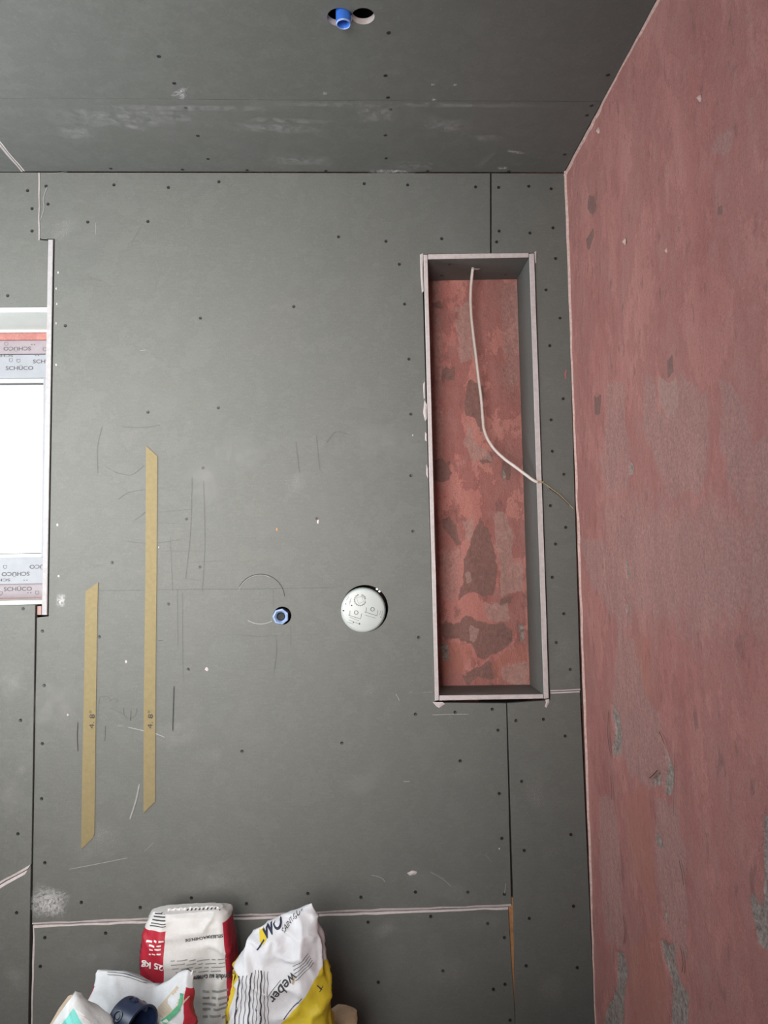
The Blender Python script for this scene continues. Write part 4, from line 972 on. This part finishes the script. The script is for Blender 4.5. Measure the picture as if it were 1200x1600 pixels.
# yellow lower right: boundary runs from (505,1513) to (432,1600)
def uvB(px, py):
    for k in range(nB):
        a, b = ringsB[k], ringsB[k+1]; p = PB(px, py)
        for s in np.linspace(0, 1, 21):
            L = Vector(a[0]).lerp(Vector(b[0]), s); R = Vector(a[1]).lerp(Vector(b[1]), s)
            u = (p.x-L.x)/(R.x-L.x); z = L.z+(R.z-L.z)*u
            if z <= p.z: return u, (k+s)/nB
    return .5, 1
(u0, v0), (u1, v1) = uvB(505, 1512), uvB(436, 1596)
sl = (v1-v0)/(u1-u0)   # v = v0 + sl*(u-u0) ; below the line (larger v) is yellow
mat_sack('sack_white_yellow', [(YEL, [(-sl, 1, -v0+sl*u0), (1, 0, -.30)]), (YEL, [(-1, 0, .02), (0, 1, -.45)])], (.60, .60, .63))
sB = tag(empty('mortar_sack', (0, -.312, 0)), 'white and yellow sack with one corner pointing up beside the red and white sack', 'sack', 'building material sacks on the floor')
bodyB = sack_mesh('paper_body', ringsB, 'sack_white_yellow', None, .0115, 5); at_parent(bodyB, sB); bB = bvh_of(bodyB)
def PBo(o): o.parent = bodyB; return o
plain('navy_print', (.02, .022, .05), .6, .1, 90)
PBo(sack_text(bB, None, YB_, 'weber', 443, 1545, 50, 15, 222, 'ink', .015))
PBo(sack_bar(bB, None, YB_, 457, 1537, 460, 1527, 3, 'kraft', 'printed_swoosh'))
PBo(sack_text(bB, None, YB_, 'SAINT-GOBAIN', 461, 1432, 48, 6.5, 43, 'ink', 0))
PBo(sack_text(bB, None, YB_, 'WO', 425, 1447, 32, 15, 30, 'navy_print', .04))
PBo(sack_blob(bB, None, YB_, [(404, 1456), (411, 1452), (417, 1464), (413, 1471), (407, 1468)], 'yellow_print', 'yellow_patch'))
PBo(sack_bar(bB, None, YB_, 402, 1483, 412, 1472, 2, 'navy_print', 'printed_swoosh'))
for i in range(5):
    d = i*3.6; PBo(sack_bar(bB, None, YB_, 458+d*.35, 1511+d*1.15, 478+d*.6+2, 1497+d*.9, .9, 'grey_ink', 'printed_text_line'))
PBo(sack_bar(bB, None, YB_, 444, 1588, 471, 1560, 1.2, 'ink')); PBo(sack_bar(bB, None, YB_, 420, 1552, 438, 1535, .8, 'grey_ink'))
PBo(sack_bar(bB, None, YB_, 495, 1539, 502, 1547, 1.2, 'ink', 'printed_mark')); PBo(sack_bar(bB, None, YB_, 499, 1548, 504, 1543, 1.2, 'ink', 'printed_mark'))
for i, x in enumerate((371, 377, 383, 389, 394, 399, 404, 409, 414)):
    PBo(sack_bar(bB, None, YB_, x+3, 1528, x-4+i*1.2, 1600, .9 if i % 3 else 2.0, 'grey_ink' if i % 3 else 'ink', 'printed_text_line', .7))
for cy, r in ((1551, 9), (1594, 13)):
    PBo(sack_blob(bB, None, YB_, [(355+(cy < 1570)*1+.62*r*math.cos(i*math.pi/8), cy+r*math.sin(i*math.pi/8)) for i in range(16)], 'yellow_print', 'yellow_dot'))
PBo(sack_text(bB, None, YB_, 'Go', 355.5, 1594, 9, 10, 10, 'ink', .02)); PBo(sack_bar(bB, None, YB_, 354, 1552, 359, 1547, 1.2, 'grey_ink', 'printed_mark'))
# sack C: opened, slumped sack with red sides
YC = -.338
def PC(px, py, Y=YC): return atY(px, py, Y)
l0, r0 = floor_pts((140, 1600), (325, 1600), YC, .004)
zt = PC(228, 1530).z
def ringC(pxl, pxr, dz, ym, th, ex):
    l, r = PC(pxl, 1530), PC(pxr, 1530); return ((l.x, 0, zt+dz), (r.x, 0, zt+dz), ym, th, ex)
ringsC = [ringC(153, 301, 0, -.335, .005, 2.5), ringC(151, 303, -.018, -.352, .024, 2.8), ringC(150, 305, -.036, -.372, .046, 3.2), ringC(149, 307, -.055, -.388, .064, 3.8), ringC(148, 309, -.075, -.402, .082, 4.5),
          ringC(146, 311, -.11, -.41, .095, 5), ringC(143, 314, -.2, -.412, .10, 5.5), ringC(140, 318, -.4, -.412, .102, 5.5), ringC(142, 316, -.008-zt+.04, -.412, .102, 5), ringC(146, 312, -zt+.003, -.412, .095, 4)]
def dipC(sx, v, sy):
    # top edge: high left corner, dip right of the middle, raised right corner
    w = max(0, 1-v*3.2)
    xs0 = [-1, -.55, -.2, .22, .45, .7, .9, 1]; dz0 = [.021, .018, .006, -.016, -.008, .010, .016, .006]
    return float(np.interp(sx, xs0, dz0))*w
mat_sack('sack_white_red_sides', [(RED, [(-1, 0, .02), (0, 1, -.09)]), (RED, [(1, 0, -.945), (0, 1, -.10)])], (.60, .615, .64))
sC = tag(empty('opened_sack', (0, -.43, 0)), 'slumped white sack with red sides and a green mark, in front of the tall sack', 'sack', 'building material sacks on the floor')
bodyC = sack_mesh('paper_body', ringsC, 'sack_white_red_sides', None, .0095, 9, top_dip=dipC); at_parent(bodyC, sC); bC = bvh_of(bodyC)
def on_px(bvh, pxs, mat, name, off=.0012):
    P = [px_on_sack(bvh, *p, off) for p in pxs]
    if any(p is None for p in P): P = [p for p in P if p is not None]
    if len(P) < 3: return None
    return mesh_obj(name, P, [tuple(range(len(P)))], mat)
def px_strip(bvh, pts, w, mat, name, parent, off=.0012):
    V, F = [], []; pts = smooth_line(pts, 5); k = 0
    for i, p in enumerate(pts):
        q = pts[min(i+1, len(pts)-1)]; r = pts[max(i-1, 0)]; dx, dy = q[0]-r[0], q[1]-r[1]; l = math.hypot(dx, dy)+1e-6
        a = px_on_sack(bvh, p[0]-dy/l*w/2, p[1]+dx/l*w/2, off); b = px_on_sack(bvh, p[0]+dy/l*w/2, p[1]-dx/l*w/2, off)
        if a is None or b is None: continue
        V += [a, b]; k += 1
        if k > 1: F.append((2*k-4, 2*k-3, 2*k-1, 2*k-2))
    return mesh_obj(name, V, F, mat, parent) if F else None
plain('green_print', (.10, .36, .20), .6, .12, 60); plain('tan_print', (.50, .42, .33), .7, .1, 40); plain('turquoise_print', (.16, .56, .50), .6, .1, 50)
px_strip(bC, [(286, 1549), (272, 1566), (258, 1582), (246, 1600)], 26, 'tan_print', 'printed_patch', bodyC, .0012)
px_strip(bC, [(284, 1553), (281, 1570), (276, 1580)], 5, 'green_print', 'green_tick_print', bodyC, .002)
px_strip(bC, [(279, 1576), (268, 1588), (254, 1599)], 8, 'green_print', 'green_tick_print', bodyC, .002)
for y0, y1 in ((1519, 1533), (1523, 1537)): px_strip(bC, [(168, y0), (195, y0+3), (222, y1-2), (232, y1)], .8, 'grey_ink', 'printed_line', bodyC)
px_strip(bC, [(311, 1545), (312, 1570), (313, 1600)], 1.2, 'white_print', 'printed_line', bodyC)
tag_ear = tube('paper_ear', [PC(296, 1526, -.338), PC(299, 1522, -.338), PC(301.5, 1515.5, -.338)], [.006, .003, .0008], 'white_paper'); at_parent(tag_ear, sC)

# cavity box lying on sack C
ax = Vector((.82, -.55, -.10)).normalized()
bx = atY(205, 1578, -.465); rad = .038; ln = .056
h = bC.ray_cast(Vector((bx.x, bx.y, 1.2)), Vector((0, 0, -1)))
zz = h[0].z+.051 if h[0] is not None else bx.z
bpos = Vector((bx.x, bx.y, zz)); back = bpos-ax*ln*.5
sbox = tag(empty('socket_box', back), 'dark blue round cavity-wall socket box lying on the slumped sack', 'socket box')
def SBo(o): return at_parent(o, sbox)
shell = SBo(lathe('shell', [(.0001, 0), (.034, 0), (.037, .003), (.038, .006), (.038, ln-.004), (.0405, ln-.003), (.0405, ln), (.036, ln), (.036, .005), (.0001, .004)], back, ax, 'navy_plastic', None, 44))
q = ax.to_track_quat('Z', 'Y')
for i in range(6):
    a = i*math.pi/3+.35; rd = q @ Vector((math.cos(a), math.sin(a), 0)); c = back+ax*ln*.42+rd*.0378
    (lambda o: setattr(o, 'parent', shell))(lathe('knockout_ring', [(.0095, -.0012), (.0098, .0014), (.0085, .0016), (.0080, -.0004), (.0045, -.0006), (.0043, .0008), (.0001, .0008)], c, rd, 'navy_plastic', None, 20))
for i in range(2):
    a = i*math.pi+1.2; rd = q @ Vector((math.cos(a), math.sin(a), 0)); c = back+ax*.006+rd*.031
    SBo(tube('screw_post', [c, c+ax*(ln-.008)], .0038, 'navy_plastic', None, 4, False))
for i in range(7):
    a = i*2*math.pi/7+.2; rd = q @ Vector((math.cos(a), math.sin(a), 0)); c = back+ax*(ln*.45)+rd*.0355
    (lambda o: setattr(o, 'parent', shell))(lathe('inner_knob', [(.003, -.002), (.003, .002), (.0001, .0025)], c, -rd, 'navy_plastic', None, 10))

# sack D: turquoise, lying tilted, mouth to the upper left
YD = -.60
def PD(px, py, Y=YD): return atY(px, py, Y)
ringsD = [(PD(77, 1607), PD(113, 1555), -0.590, .014, 2.2), (PD(84, 1612), PD(121, 1560), -0.592, .020, 2.2), (PD(97, 1622), PD(136, 1575), -0.595, .030, 2.5), (PD(112, 1640), PD(160, 1600), -0.600, .040, 2.8), (PD(110, 1690), PD(190, 1650), -0.605, .05, 3.2)]
l0, r0 = floor_pts((85, 1600), (190, 1600), YD, .004)
ringsD += [((l0.x, l0.y, .35), (r0.x, r0.y, .35), -0.610, .055, 4), ((l0.x, l0.y, .04), (r0.x, r0.y, .04), -0.610, .055, 4), ((l0.x+.008, l0.y, .003), (r0.x-.008, r0.y, .003), -0.610, .05, 4)]
mat_sack('sack_turquoise', [((.17, .55, .50), [(1, 0, -.10), (-1, 0, .86), (0, 1, -.165), (0, -1, .60)])], (.58, .60, .605))
sD = tag(empty('turquoise_sack', (0, -.61, 0)), 'white and turquoise opened sack at the far left of the sacks', 'sack', 'building material sacks on the floor')
bodyD = sack_mesh('paper_body', ringsD, 'sack_turquoise', None, .007, 13, open_top=True, lip=.0); at_parent(bodyD, sD); bD = bvh_of(bodyD)
# torn flap standing behind the mouth; the mouth's shade is a dark sheet
def flap(px_pts, Y, mat, name, parent, th=.0015):
    P = [atY(x, y, Y) for x, y in px_pts]; n = len(P)
    V = [tuple(p) for p in P]+[(p.x, p.y+th, p.z) for p in P]
    F = [tuple(range(n)), tuple(range(n, 2*n))[::-1]]+[(i, (i+1) % n, n+(i+1) % n, n+i) for i in range(n)]
    return at_parent(mesh_obj(name, V, F, mat), parent)
plain('inner_paper', (.46, .38, .30), .8, .08, 40)
flap([(76, 1604), (92, 1576), (106, 1557), (112, 1554.5), (116, 1557), (112, 1566), (98, 1592), (88, 1610)], -.578, 'inner_paper', 'torn_flap', sD)
flap([(91, 1597), (104, 1574), (109, 1561), (112.5, 1563), (108, 1577), (98, 1600)], -.5805, 'mouth_shade', 'mouth_shade_sheet', sD, .0008)
for dx, dy in ((0, 0), (9, 10)):
    px_strip(bD, [(119+dx, 1579+dy), (132+dx, 1588+dy)], 1.4, 'white_print', 'printed_line', bodyD)

# sack E: crumpled brown paper
YE = -.21
def PE(px, py, Y=YE): return atY(px, py, Y)
l0, r0 = floor_pts((520, 1600), (562, 1600), YE, .004)
ringsE = [(PE(529, 1580, -0.194), PE(537, 1580.5, -0.194), -.19, .006, 2.2), (PE(521, 1585, -0.201), PE(547, 1584, -0.201), -.19, .016, 2.4), (PE(515, 1592, -0.208), PE(553, 1590, -0.208), -.19, .026, 2.6), (PE(512, 1602, -0.214), PE(555, 1602, -0.214), -.19, .034, 2.8), (PE(518, 1660, -0.218), PE(560, 1660, -0.218), -.19, .04, 3),
          ((l0.x, l0.y, .2), (r0.x, r0.y, .2), -.19, .045, 3.5), ((l0.x, l0.y, .003), (r0.x, r0.y, .003), -.19, .045, 3.5)]
sE = tag(sack_mesh('paper_bag', ringsE, 'kraft', None, .008, 21, 80, 90), 'crumpled brown paper bag right of the yellow sack', 'paper bag')

bpy.context.view_layer.update()
